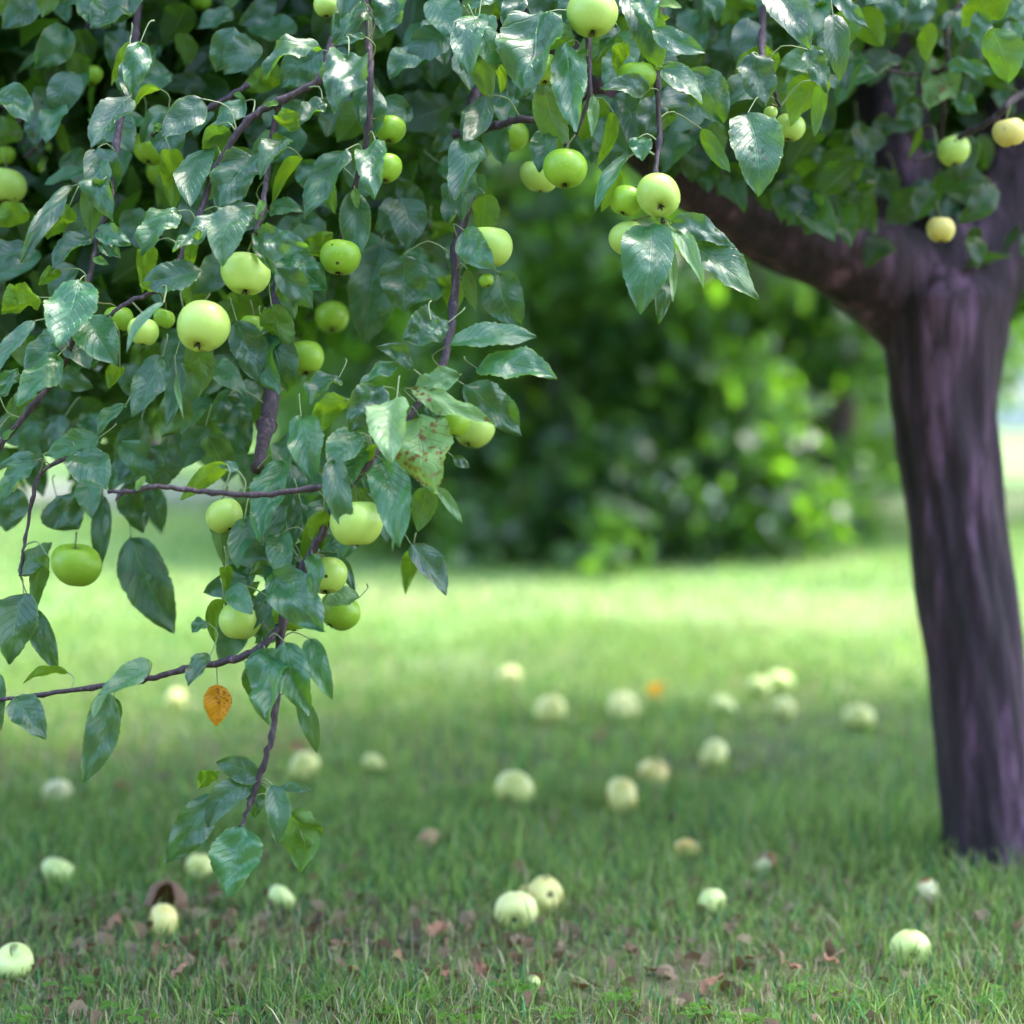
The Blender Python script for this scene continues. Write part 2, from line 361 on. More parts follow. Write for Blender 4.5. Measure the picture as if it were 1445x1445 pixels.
TW = [  # hanging boughs and twigs: (px, py, d) path, radii in px
    ([(720, 20, 22), (694, 30, 14), (676, 110, 9), (660, 190, 7), (664, 270, 5), (644, 350, 3), (641, 430, 2), (622, 520, -2), (575, 590, -5), (520, 650, -7), (470, 720, -7), (430, 800, -7), (400, 870, -7), (388, 1000, -7), (384, 1040, -8), (370, 1085, -8), (355, 1130, -8), (337, 1168, -9)], [9, 8.5, 8, 7.5, 7, 6.2, 5.6, 5, 4.6, 5.5, 5.5, 5.5, 5.5, 4.5, 4.2, 4.2, 3.4, 2]),
    ([(520, -110, 16), (517, -10, 8), (522, 90, 0), (520, 180, 0), (500, 265, 1), (480, 340, 2)], [8, 5.5, 4.6, 4, 3, 2.4]),
    ([(520, -80, 14), (470, 60, 4), (452, 112, 0), (400, 140, -1), (350, 170, -1), (320, 212, -1), (300, 245, -1), (283, 300, -2), (262, 345, -4), (235, 400, -6), (185, 425, -7), (150, 448, -7)], [7, 6, 5, 5, 5, 4.6, 4.4, 4, 4, 3.5, 3, 2.4]),
    ([(395, 142, -1), (385, 190, 0), (378, 235, -2), (372, 290, -6), (360, 330, -8)], [5, 4.5, 4, 3.5, 2.5]),
    ([(350, 120, 6), (300, 150, 6), (262, 165, 6), (232, 175, 5), (215, 192, 5)], [4, 4, 4, 3.4, 2.6]),
    ([(400, 380, 14), (392, 440, 12), (386, 540, 8), (376, 600, 6), (364, 660, 2)], [10, 11, 12, 11, 7]),
    ([(200, -150, 14), (190, 60, 12), (165, 200, 5), (155, 285, 0), (138, 330, -1), (126, 392, -3), (105, 470, -4), (90, 515, -2), (45, 575, -1), (0, 630, 0), (-30, 680, 2)], [7, 5, 4, 3.6, 3.4, 3.2, 3.2, 3.6, 4, 4, 3]),
    ([(128, 20, 25), (100, 130, 22), (62, 195, 20), (35, 222, 20)], [4, 3.4, 3, 2.2]),
    ([(-30, 130, 20), (28, 168, 20), (0, 188, 20), (-40, 215, 20)], [3, 3.6, 3.2, 3]),
    ([(152, 693, -13), (175, 695, -13), (218, 687, -13), (260, 690, -12), (300, 695, -12), (360, 698, -12), (440, 690, -11), (505, 672, -8)], [2.2, 3., 3., 3.4, 3.6, 3.8, 3.8, 3.8]),
    ([(164, 706, -13), (168, 700, -13), (178, 695, -13)], [1.4, 2, 2]),
    ([(-30, 992, -7), (0, 987, -7), (60, 980, -8), (130, 970, -8), (200, 960, -8), (260, 945, -8), (330, 930, -8), (370, 912, -8), (395, 885, -7)], [2.4, 2.6, 3, 3.4, 3.8, 4.2, 5, 5.4, 5]),
    ([(110, 640, 2), (60, 665, 1), (45, 705, 0), (36, 760, 0), (28, 812, 0)], [3, 3, 2.6, 2.2, 1.6]),
    ([(640, 190, 10), (700, 178, 6), (735, 168, 4), (772, 178, 3), (800, 205, 0)], [5, 5, 4.5, 4, 2.5]),
    ([(960, -120, 18), (935, -20, 4), (925, 60, 1), (928, 120, 0), (930, 200, -2), (925, 245, -4), (935, 315, -5)], [9, 7, 5, 4, 3.6, 3.2, 2.6]),
    ([(860, -60, 14), (850, 0, 4), (830, 50, 0), (832, 130, -2), (812, 190, -2)], [6, 5, 4, 3, 2]),
    ([(1240, -20, 68), (1100, -40, 40), (1075, 60, 6), (1090, 120, 4), (1100, 150, 4)], [8, 6, 4.5, 3, 2]),
    ([(1440, -80, 60), (1345, 20, 26), (1336, 90, 23), (1300, 105, 25), (1250, 100, 22)], [6, 4.5, 3.4, 3, 2]),
    ([(1470, 120, 50), (1430, 140, 20), (1405, 165, 18), (1370, 185, 20), (1330, 210, 22), (1290, 228, 22)], [5, 4.5, 4.5, 4, 3.6, 2.4]),
    ([(1336, 90, 23), (1330, 160, 36), (1325, 250, 42), (1322, 300, 42)], [3.4, 3, 3, 2]),
]
twig_pts = []
for i, (pp, rr) in enumerate(TW):
    pts = [P(a, b, depth(c)) for a, b, c in pp]; rad = [s4(r, depth(q[2])) for r, q in zip(rr, pp)]
    r = np.random.default_rng(i)
    SP, SR = smooth_path(pts, rad, 7)
    SP = [p + r.normal(0, .0007, 3) for p in SP]; SR = [max(.0006, q * (1 + .16 * r.random() + (.35 if k % 7 == 0 else 0))) for k, q in enumerate(SR)]
    V, F = tube_arr(SP, SR, 9)
    child('bough' if rr[1] > 9 else 'twig', V, fixF(F), M['twig'])
    twig_pts += SP
twig_pts = np.array(twig_pts)

# ------------------------------------------------------------------ traced leaves
NORM = {'B': (-.10, -.76, .64), 'T': (-.18, -.82, .54), 'G': (.05, -.93, .36), 'D': (.15, -.97, .16), 'U': (.0, .80, .60), 'P': (-.1, -.75, .6), 'S': (-.1, -.8, .6), 'E': (0, -.95, .2), 'V': (.1, .92, .35)}
KM = {'B': 'leaf', 'T': 'leaf', 'G': 'leaf', 'D': 'leaf', 'U': 'leaf_young', 'V': 'leaf', 'P': 'leaf_pale', 'S': 'leaf_spotted', 'E': 'leaf_orange'}
H = """
-20 20 55 85 42 G 35|110 60 28 105 15 B 20|100 105 57 178 48 T 20|185 40 125 75 40 G 30|205 20 238 70 46 D 30|183 60 148 115 15 U 5|205 65 215 107 45 T 25
85 -5 100 35 26 B 20|172 0 140 22 26 B 25|205 168 140 207 40 T 10|120 240 65 262 22 B 10|102 263 44 373 28 B 0|98 290 60 335 38 U 5|225 125 185 152 13 U 0
240 212 235 295 36 U 3|20 125 5 145 16 U 30|85 175 95 225 16 U 20|345 143 297 200 34 T 3|362 218 308 301 60 G 0|303 225 287 292 20 T 2|408 199 372 256 34 B -2
425 222 378 286 18 U 0|490 211 432 309 44 T -3|530 200 532 285 42 T -4|342 293 320 378 54 B -8|360 330 440 350 46 B -8|310 300 252 357 28 B -5|283 325 260 394 16 U -9
250 298 205 362 44 B -4|212 345 190 412 28 U -2|285 385 200 400 44 B -7|395 362 460 410 60 G 0|358 345 396 390 14 B -6|423 180 388 165 26 U -2|455 140 425 176 30 B -4
450 70 377 116 36 B -4|492 78 477 167 60 B -8|505 -10 487 55 26 B 0|560 -15 543 53 46 T 0|516 52 471 64 14 B -3|580 165 662 200 30 D 20|500 270 502 373 44 D 0
540 345 515 487 74 D 15|570 360 572 440 68 D 5|610 315 650 365 30 U 20|655 325 700 381 44 T -4|705 385 735 460 60 D 4|660 380 672 440 20 V 0|762 20 740 142 88 T -2
704 90 706 130 14 U 0|800 60 810 191 50 G -5|765 115 804 219 46 V -3|838 135 833 197 16 P -3|865 158 843 232 20 U -3|770 185 760 246 38 T 0|880 -5 928 104 50 D 0
908 -15 918 48 38 T -2|920 42 996 76 34 G -3|915 125 846 128 34 D -2|880 62 872 100 24 U 3|870 35 842 85 22 T 0|740 -10 712 48 30 D 0|700 0 655 13 20 T 0
935 95 989 149 40 G -3|975 98 1022 171 60 D 0|1085 -15 1135 78 56 T 0|1175 -10 1225 42 24 D 3|1060 75 1078 153 54 D 3|1055 160 1066 280 74 G 0|1140 70 1165 132 34 D 3
1175 20 1185 115 36 D 5|1160 118 1155 190 22 V 5|1238 105 1178 152 40 T 20|1330 85 1300 160 52 S 25|1336 90 1404 105 26 T 22|1332 68 1279 28 20 T 22|1345 135 1376 159 30 G 24
1300 155 1253 187 34 D 30|1285 112 1262 150 30 D 30|1300 178 1288 221 10 U 25|1340 250 1403 266 42 G 40|1342 215 1300 205 26 T 40|1310 252 1266 324 34 D 45|1320 265 1352 326 44 D 45
1262 240 1272 288 14 U 40|1275 85 1236 92 18 T 25|1150 205 1190 302 30 D 35|1210 170 1225 252 30 D 35|1200 250 1240 332 28 V 35|1130 250 1182 332 24 D 35|1447 90 1405 98 20 T 30
1400 130 1430 165 26 D 30|918 318 900 444 72 G -6|948 312 1031 347 36 D -6|960 335 1066 424 60 G -3|943 315 987 409 26 P -4|945 340 944 428 13 P -4|935 380 928 457 26 D 0
885 222 838 302 20 T -2|872 235 850 297 24 U 0|900 195 905 229 32 T -3|990 182 1031 243 22 V 2|632 455 570 478 52 B -8|608 452 622 476 24 B -11|636 486 758 476 34 B -8
674 520 785 534 44 T -8|655 543 736 616 50 D -4|580 548 698 597 30 S -10|648 530 584 549 32 P -9|592 588 618 693 82 S -10|560 562 556 650 56 P -14|600 572 633 599 20 B -7
536 545 494 609 50 D -10|488 563 434 620 34 U -9|583 521 531 489 24 D -7|562 514 508 544 22 T -7|478 533 440 572 36 T -2|425 588 447 679 50 T -6|503 610 470 662 48 B -8
507 622 500 682 46 T -7|470 650 493 753 38 D -11|484 690 496 742 8 U -12|540 650 568 766 56 T -9|541 693 556 776 10 P -10|602 688 588 753 36 V -3|617 688 653 737 16 P -8
640 645 663 661 16 D -5|580 768 630 840 38 G -8|582 780 570 846 24 U 10|458 721 424 832 30 U -10|385 810 464 885 64 T -9|440 783 455 831 26 T -8|450 778 501 840 22 D 3
507 843 458 851 24 P 3|400 652 374 759 46 T -3|345 733 343 796 36 T -4|314 718 312 805 34 V -2|320 800 314 844 18 U -2|415 700 409 781 22 D -3|385 755 402 798 34 T -3
386 799 350 813 20 V -4|326 828 362 861 34 T -7|373 848 354 891 22 D -6|315 846 297 924 20 U -4|293 879 271 892 18 B -4|374 917 384 1000 60 T -9|402 906 438 1007 48 G -10
438 902 472 982 34 G -6|350 940 381 1031 42 V -5|424 985 448 1062 26 D -6|366 1098 304 1077 36 G -8|358 1103 294 1165 40 D -7|301 1121 236 1214 50 D -8|344 1167 326 1257 70 G -9
366 1106 358 1154 28 D -7|384 1108 393 1186 34 G -8|394 1111 441 1114 12 T -8|402 1143 420 1243 60 V -7|302 1088 275 1121 24 U -4|209 931 146 974 34 B -9|152 976 122 1101 48 D -8
151 975 137 1011 14 P -10|22 984 73 1036 44 T -8|96 949 31 966 14 U -7|292 922 270 963 26 T -9|162 985 155 1042 16 V -8|-2 950 2 1031 24 D -6|185 758 250 892 66 D 12
66 783 37 873 26 V -2|33 838 18 934 60 D 0|45 858 82 948 34 D 2|28 812 69 767 32 T 0|145 698 142 806 28 D 8|185 678 202 752 44 D 12|215 688 229 747 32 D 12
80 700 112 747 62 D 10|20 688 10 750 50 D 10|56 650 -5 656 26 T -3|49 651 7 706 28 T -4|139 618 64 642 40 B -5|108 638 160 688 52 B -6|178 571 142 614 20 B -5
229 503 193 587 46 B -8|81 503 37 572 46 B -6|169 519 149 550 22 U -6|246 508 240 602 30 T -3|249 530 268 589 8 P -6|272 488 275 562 42 V -6|236 628 219 692 50 D 8
320 655 247 710 26 U -12|336 664 308 656 14 B -12|112 396 94 489 72 B -7|54 420 -2 442 36 U -5|49 453 1 532 26 B -6|83 381 50 402 18 U -3|129 338 78 383 34 T -1
138 323 189 347 30 T -1|134 345 173 366 24 T -1|124 449 172 515 56 G -6|231 427 186 497 15 T -13|142 498 98 527 30 T -2|91 489 61 502 16 B -3|394 393 416 452 26 V 5
334 453 366 542 50 D -3|307 966 305 1024 40 E -8|0 560 20 520 26 T -1|10 590 60 560 26 V 5|260 440 300 520 40 D 6|430 360 470 330 30 U 6|590 300 560 250 36 D 14
620 230 690 260 34 T 14|320 560 350 640 46 D 6|290 600 260 660 40 D 8|200 590 170 680 46 D 10|90 590 60 640 40 D 12|380 300 430 300 26 T 2|455 240 470 300 26 U 4
"""
heroes = []
for q in H.replace('\n', '|').split('|'):
    w = q.split()
    if len(w) == 7: heroes.append((float(w[0]), float(w[1]), float(w[2]), float(w[3]), float(w[4]), w[5], float(w[6])))
def unit(v): return v / (np.linalg.norm(v) + 1e-12)
def leaf_world(bx, by, tx, ty, w, k, d, seed, nu, nv, serr):
    r = np.random.default_rng(seed)
    D = depth(d); sc = D / FPX
    n = unit(np.array(NORM[k]) + r.normal(0, .10, 3))
    if n[1] * NORM[k][1] < 0: n[1] = -n[1]
    B = at(bx, by, D)
    ax = RT * (tx - bx) * sc - UP * (ty - by) * sc
    lp = np.linalg.norm(ax)
    dy = -(ax @ n) / n[1]; dy = float(np.clip(dy, -1.3 * lp, 1.3 * lp))
    dy = float(np.clip(dy, -.06, .06))
    a3 = ax + np.array((0, dy, 0)); L = np.linalg.norm(a3); a = a3 / L
    n = unit(n - a * (n @ a)); b = np.cross(a, n)
    pw = b - FW * (b @ FW); perp = unit(np.cross(ax, FW)); f = max(.42, abs(pw @ perp))
    Wd = min(w * sc / f * 1.06, L * 1.25)
    foldv = {'B': .25, 'T': .3, 'G': .22, 'D': .2, 'U': .35, 'V': .22, 'P': .5, 'S': .12, 'E': .3}[k]
    V, F, uv = make_leaf(nu, nv, L, Wd, foldv * r.uniform(.6, 1.3), r.normal(.55, .5), r.normal(0, .5), r.uniform(.08, .30), seed, serr)
    Rm = np.stack([b, a, n], 1)
    return B, V @ Rm.T + B, F, uv, a, n, L
def petiole(B, a, seed, far=.075):
    r = np.random.default_rng(seed)
    dd = np.linalg.norm(twig_pts - B, axis=1); i = int(dd.argmin())
    if dd[i] < far: E = twig_pts[i]
    else: E = B - a * .018 + np.array((r.normal(0, .006), .012, .012))
    m = (B * .5 + E * .5) - a * np.linalg.norm(E - B) * .25 + np.array((0, 0, .002))
    pts, rad = smooth_path([E, m, B], [.0013, .0009, .0008], 3)
    V, F = tube_arr(pts, rad, 4, False)
    return V, F
areas = [(math.hypot(h[2] - h[0], h[3] - h[1]) * h[4], i) for i, h in enumerate(heroes)]
big = {i for _, i in sorted(areas, reverse=True)[:97]} | {i for i, h in enumerate(heroes) if h[5] == 'E'}
class Acc:
    def __init__(s): s.V = []; s.F = []; s.uv = []; s.t = []; s.n = 0
    def add(s, V, F, uv, t):
        s.V.append(V); s.F.append(np.asarray(F) + s.n); s.uv.append(uv); s.t.append(np.tile(np.array(t, dtype=np.float32), (len(V), 1))); s.n += len(V)
    def obj(s, name, mat, parent=tree):
        return child(name, np.vstack(s.V), np.vstack(s.F), mat, parent, uv=np.vstack(s.uv), tint=np.vstack(s.t))
pet = [[], []]; pn = 0
rest = {}
for i, h in enumerate(heroes):
    B, V, F, uv, a, n, L = leaf_world(*h, seed=100 + i, nu=13, nv=29, serr=.035)
    r = np.random.default_rng(i)
    t = (r.random() * (.95 if h[5] != 'D' else .3), r.random() ** 2, 0, 1)  # class D leaves get a darker tint, shade put into their colour
    PV, PF = petiole(B, a, i)
    PF = np.array([f for f in PF])
    if i in big:
        lab = {'S': 'pale green leaf speckled with rust-red spots', 'E': 'dying orange leaf with black blotches on a thin stalk', 'P': 'pale soft green leaf'}.get(h[5])
        o = child('leaf', V, F, M[KM[h[5]]], uv=uv, tint=np.tile(t, (len(V), 1)))
        if lab: o['label'] = lab
    else:
        rest.setdefault(KM[h[5]], Acc()).add(V, F, uv, t)
    pet[0].append(PV); pet[1].append(PF + pn); pn += len(PV)

# ------------------------------------------------------------------ filling foliage of the tree, in depth behind the traced sprays
def inside(poly, x, y):
    poly = np.array(poly, float); c = np.zeros(len(x), bool); n = len(poly)
    for i in range(n):
        x0, y0 = poly[i]; x1, y1 = poly[(i + 1) % n]
        if y0 == y1: continue
        c ^= ((y0 > y) != (y1 > y)) & (x < (x1 - x0) * (y - y0) / (y1 - y0) + x0)
    return c
P1 = [(-60, -60), (700, -60), (680, 250), (640, 400), (600, 440), (520, 430), (480, 400), (430, 400), (400, 470), (370, 520), (360, 640), (300, 640), (240, 640), (225, 690), (140, 700), (-60, 690)]
P2 = [(410, 590), (540, 620), (590, 650), (570, 720), (520, 745), (440, 800), (440, 870), (340, 890), (330, 800), (340, 720), (400, 650)]
P3 = [(680, -60), (1500, -60), (1500, 40), (1250, 40), (1190, 120), (1080, 130), (990, 190), (920, 190), (860, 200), (780, 170), (700, 150)]
fill = Acc(); yfill = Acc(); dfill = Acc()
def scatter(poly, n, d0, d1, sz, nu=7, nv=13, acc=fill, lo=0.):
    x = rng.uniform(min(p[0] for p in poly), max(p[0] for p in poly), n * 4); y = rng.uniform(min(p[1] for p in poly), max(p[1] for p in poly), n * 4)
    ok = inside(poly, x, y); x, y = x[ok][:n], y[ok][:n]
    for i in range(len(x)):
        D = rng.uniform(d0, d1); Lp = rng.uniform(.7, 1.15) * sz * FPX / D
        an = rng.normal(math.pi * .62, .6)
        k = 'BTGDDUVD'[rng.integers(8)]
        tx, ty = x[i] + math.cos(an) * Lp, y[i] + math.sin(an) * Lp - .15 * Lp
        dd = (D - BASE) * 100 / (1.9 if D > BASE + .095 else 1)
        B, V, F, uv, a, nn, L = leaf_world(x[i], y[i], tx, ty, Lp * rng.uniform(.45, .66), k, dd, int(rng.integers(1e9)), nu, nv, 0)
        (yfill if k == 'U' and rng.random() < .4 and acc is not dfill else acc).add(V, F, uv, (rng.random() * .8, rng.random() ** 2, 0, 1))
scatter(P1, 150, 2.75, 3.0, .074)
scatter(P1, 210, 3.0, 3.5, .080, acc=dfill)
scatter(P2, 50, 2.71, 2.85, .064)
scatter(P3, 120, 2.77, 3.1, .076)
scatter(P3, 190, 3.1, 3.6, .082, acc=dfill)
def cover(path, n, d0, d1, sp=26):
    for i in range(n):
        q = rng.random() * (len(path) - 1); a_ = path[int(q)]; b_ = path[int(q) + 1]; f_ = q - int(q)
        x = a_[0] * (1 - f_) + b_[0] * f_ + rng.normal(0, sp * .6); y = a_[1] * (1 - f_) + b_[1] * f_ - 30 + rng.normal(0, sp * .5)
        Lp = rng.uniform(62, 92); an = rng.normal(1.65, .45)
        B, V, F, uv, a, nn, L = leaf_world(x, y, x + math.cos(an) * Lp, y + math.sin(an) * Lp, Lp * rng.uniform(.46, .64), 'BTTGDUD'[rng.integers(7)], rng.uniform(d0, d1), int(rng.integers(1e9)), 9, 19, .03)
        fill.add(V, F, uv, (rng.random() * .8, rng.random() ** 2, 0, 1))
        PV, PF = petiole(B, a, i); pet[0].append(PV); global pn; pet[1].append(np.array(PF) + pn); pn += len(PV)
cover([(694, 0), (676, 110), (655, 170)], 5, -5, 3); cover([(660, 230), (664, 300)], 3, -5, 3)
cover([(517, 0), (522, 90), (520, 150)], 5, -2, 4)
cover([(392, 410), (386, 500)], 5, -6, 2, 20); cover([(190, 40), (160, 200), (145, 300)], 6, -4, 4)
cover([(560, 610), (480, 700), (440, 780), (410, 850), (392, 930)], 13, -6, 3, 34); cover([(330, 170), (300, 245)], 3, -4, 3); cover([(100, 440), (85, 540)], 3, -5, 2)
HB = [(900, 130), (1180, 130), (1300, 260), (1270, 340), (1150, 300), (1050, 240), (900, 190)]
scatter(HB, 34, 3.05, 3.2, .085, acc=dfill); scatter([(1150, 20), (1445, 20), (1445, 340), (1300, 360), (1220, 340), (1130, 200)], 30, 3.17, 3.42, .085, acc=dfill)
# small shoot-tip leaves round the twigs
idx = rng.choice(len(twig_pts), 60)
for i in idx:
    px, py, D = proj(twig_pts[i])
    if py < -60 or not (inside(P1, np.array([px]), np.array([py]))[0] or inside(P2, np.array([px]), np.array([py]))[0] or inside(P3, np.array([px]), np.array([py]))[0]): continue
    an = rng.uniform(0, 6.28); Lp = rng.uniform(14, 34)
    B, V, F, uv, a, nn, L = leaf_world(px, py, px + math.cos(an) * Lp, py + math.sin(an) * Lp, Lp * .45, 'TUPB'[rng.integers(4)], (D - BASE - .01) * 100 if D < BASE + .09 else (D - BASE - .01) * 52, int(rng.integers(1e9)), 5, 9, 0)
    yfill.add(V, F, uv, (rng.random(), .3, 0, 1))

# the simple leaf used in bulk
def bulk_leaves(C, size, normal_bias, r, wid=.56):
    """C: n x 3 centres. Folded seven-point leaves."""
    n = len(C)
    nrm = r.normal(0, 1, (n, 3)); nrm /= np.linalg.norm(nrm, axis=1)[:, None]
    nrm = nrm + np.array(normal_bias); nrm /= np.linalg.norm(nrm, axis=1)[:, None]
    a = r.normal(0, .8, (n, 3)) + np.array((0, 0, -.9)); a -= nrm * (a * nrm).sum(1)[:, None]; a /= np.linalg.norm(a, axis=1)[:, None]
    b = np.cross(a, nrm)
    L = (size * r.uniform(.65, 1.2, n))[:, None]; Wd = L * wid / 2
    up = nrm * Wd * .35; dr = nrm * L * r.uniform(-.05, .22, n)[:, None]
    v = [C - a * L * .5, C - a * L * .22 - b * Wd * .85 + up, C - a * L * .22 + b * Wd * .85 + up, C + dr * .15,
         C + a * L * .14 - b * Wd + up, C + a * L * .14 + b * Wd + up, C + a * L * .5 - dr]
    V = np.stack(v, 1).reshape(-1, 3)
    f = np.array([(0, 3, 1), (0, 2, 3), (1, 3, 4), (3, 2, 5), (4, 3, 6), (3, 5, 6)])
    F = (f[None] + (np.arange(n) * 7)[:, None, None]).reshape(-1, 3)
    uv = np.tile(np.array([(.5, 0), (.08, .3), (.92, .3), (.5, .5), (0, .64), (1, .64), (.5, 1)]), (n, 1))
    t = np.repeat(np.stack([r.random(n), r.random(n) ** 2, np.zeros(n), np.ones(n)], 1), 7, 0)
    return V, F, uv, t
def allowed(C):
    px, py, D = proj(C)
    infr = (px > -90) & (px < 1540) & (py > -90) & (D > .3)
    lim = np.interp(px, [-90, 0, 240, 380, 520, 620, 700, 860, 1000, 1060, 1150, 1250, 1340, 1400, 1540], [700, 680, 640, 560, 400, 400, 130, 190, 240, 275, 325, 380, 430, 440, 500])
    return (~infr) | ((D > 3.1) & (py < lim))
def clumps(n, box, k, sd, r):
    c = np.stack([r.uniform(box[0], box[1], k), r.uniform(box[2], box[3], k), r.uniform(box[4], box[5], k)], 1)
    i = r.integers(0, k, n)
    return c[i] + r.normal(0, 1, (n, 3)) * np.array(sd)
r = np.random.default_rng(11)
C = clumps(7000, (-2.8, 4.6, 2.0, 6.8, 1.7, 3.3), 270, (.26, .26, .17), r)
C = np.vstack([C, clumps(9000, (.1, 2.4, 3.1, 4.8, 1.85, 2.9), 120, (.2, .2, .15), r), clumps(12000, (-2.4, .4, 2.95, 4.3, 1.62, 2.7), 150, (.2, .18, .15), r)])  # unseen dense clumps added overhead to shade the limb and inner boughs
C = np.vstack([C, clumps(16000, (-2.0, .15, 3.2, 4.6, .75, 1.9), 200, (.15, .15, .15), r), clumps(17000, (.1, 2.2, 3.75, 5.4, .95, 1.9), 230, (.15, .15, .15), r)])
cc = np.array((.9, 4.35)); rr_ = np.hypot((C[:, 0] - cc[0]) / 3.8, (C[:, 1] - cc[1]) / 2.45)
C = C[(rr_ < 1) & allowed(C)]
# keep the open side (over the near boughs and the camera) clear so that the sky lights them
C = C[C[:, 1] > 2.66 + .27 * (C[:, 2] - 1.)]
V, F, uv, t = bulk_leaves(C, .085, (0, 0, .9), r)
o = child('foliage', V, F, M['leaf_far_shaded'], uv=uv, tint=t); o['kind'] = 'stuff'  # inner crown leaves carry the shade in their darker colour
print('crown leaves', len(C))
for k, a in rest.items():
    (fill if k == 'leaf' else yfill if k == 'leaf_young' else None) if False else None
fo = fill
if 'leaf' in rest:
    fo.V += rest['leaf'].V; fo.F += [f + fo.n for f in rest['leaf'].F]; fo.uv += rest['leaf'].uv; fo.t += rest['leaf'].t; fo.n += rest['leaf'].n
fo.obj('foliage', M['leaf'])['kind'] = 'stuff'
dfill.obj('foliage', M['leaf_far_shaded'])['kind'] = 'stuff'  # deeper fill uses the shade-darkened leaf so the gaps read dark
if 'leaf_young' in rest:
    a = rest['leaf_young']; yfill.V += a.V; yfill.F += [f + yfill.n for f in a.F]; yfill.uv += a.uv; yfill.t += a.t; yfill.n += a.n
yfill.obj('foliage', M['leaf_young'])['kind'] = 'stuff'
for k in ('leaf_pale', 'leaf_spotted'):
    if k in rest: rest[k].obj('foliage', M[k])['kind'] = 'stuff'
o = child('leaf_stalks', np.vstack(pet[0]), np.vstack(pet[1]), M['petiole']); o['kind'] = 'stuff'

# ------------------------------------------------------------------ apples
def apple_mesh(seed, R=1.):
    r = np.random.default_rng(seed)
    th = np.linspace(0, math.pi, 22); ns = 30
    rad = np.sin(th) ** .92; z = np.cos(th) * .90
    z = z - .30 * np.exp(-(th / .34) ** 2) + .20 * np.exp(-((math.pi - th) / .30) ** 2)
    rad = rad * (1 + .06 * np.cos(th))
    q = np.linspace(0, 2 * math.pi, ns, endpoint=False)
    rib = 1 + .022 * np.cos(5 * q[None, :] + r.uniform(0, 6)) * (np.sin(th / 2) ** 2)[:, None] + r.uniform(.02, .06) * np.cos(q[None, :] + r.uniform(0, 6)) * np.sin(th * .5 + r.uniform(0, 1))[:, None] + r.uniform(.01, .05) * np.cos(2 * q[None, :] + r.uniform(0, 6))
    X = rad[:, None] * np.cos(q) * rib; Y = rad[:, None] * np.sin(q) * rib; Z = z[:, None] * np.ones(ns) + .07 * X * r.normal()
    V = np.stack([X, Y, Z], -1).reshape(-1, 3) * R
    n = len(th)
    F = [(i * ns + k, (i + 1) * ns + k, (i + 1) * ns + (k + 1) % ns, i * ns + (k + 1) % ns) for i in range(n - 1) for k in range(ns)]
    return V, F
def rot_to(axis):
    return Vector((0, 0, 1)).rotation_difference(Vector(axis)).to_matrix()
def calyx_arr(R, seed):
    r = np.random.default_rng(seed); V = []; F = []
    for k in range(5):
        a = k * 1.2566 + r.normal(0, .15); c, s = math.cos(a), math.sin(a); b = len(V)
        z0 = -.70 * R
        for rr, zz, w in ((.02, -.02, .05), (.10, -.10, .055), (.19, -.17, .01)):
            for sg in (-1, 1):
                V.append((R * (rr * c - sg * w * s), R * (rr * s + sg * w * c), z0 + zz * R + r.normal(0, .01) * R))
        F += [(b, b + 1, b + 3, b + 2), (b + 2, b + 3, b + 5, b + 4)]
    b = len(V)
    for k in range(8): V.append((.085 * R * math.cos(k * .785), .085 * R * math.sin(k * .785), -.715 * R))
    F.append(tuple(b + k for k in range(8)))
    return np.array(V), F
def add_apple(px, py, dia, mat, label, group, D=None, ground=False, tilt=None, seed=0, stem=True, squash=1.):
    r = np.random.default_rng(seed)
    if ground:
        z = .03
        for _ in range(3):
            c = ground_at(px, py, z); D = (c - CAM) @ FW; R = max(.012, dia * D / FPX / 2); z = R * .80
        c = ground_at(px, py, z); ax = unit(r.normal(0, 1, 3) * np.array((1, 1, .8)) + np.array((0, .4, .4)))
    else:
        c = at(px, py, D); R = dia * D / FPX / 2
        ax = unit(np.array(tilt) if tilt is not None else np.array((r.normal(0, .22), r.uniform(0, .45), 1.)))
    o = empty('apple', tuple(c)); tag(o, label, 'apple', group)
    m = rot_to(ax)
    V, F = apple_mesh(seed, R); 
    V[:, 2] *= squash
    V = V @ np.array(m).T
    mesh_obj('fruit', V, F, M[mat], o)
    CV, CF = calyx_arr(R, seed)
    CV[:, 2] *= squash
    mesh_obj('calyx', CV @ np.array(m).T, CF, M['calyx'], o, smooth=False)
    top = np.array(m) @ np.array((0, 0, .58 * R))
    if not ground:
        w = c + top; dd = np.linalg.norm(twig_pts - w, axis=1); i = int(dd.argmin())
        E = twig_pts[i] - c if dd[i] < .06 else top + np.array((r.normal(0, .004), .008, .024))
        mid = (top + E) / 2 + np.array((r.normal(0, .002), 0, .003))
        pts, rad = smooth_path([top, top * .6 + mid * .4 + ax * .004, mid, E], [.0014, .0012, .0011, .0016], 4)
    else:
        pts, rad = smooth_path([top, top + ax * R * .35, top + ax * R * .6 + np.array((.003, 0, .001))], [.0012, .001, .0013], 3)
    SV, SF = tube_arr(pts, rad, 6)
    mesh_obj('stalk', SV, fixF(SF), M['stalk'], o)
    return o
HG = 'green apples hanging in the tree'
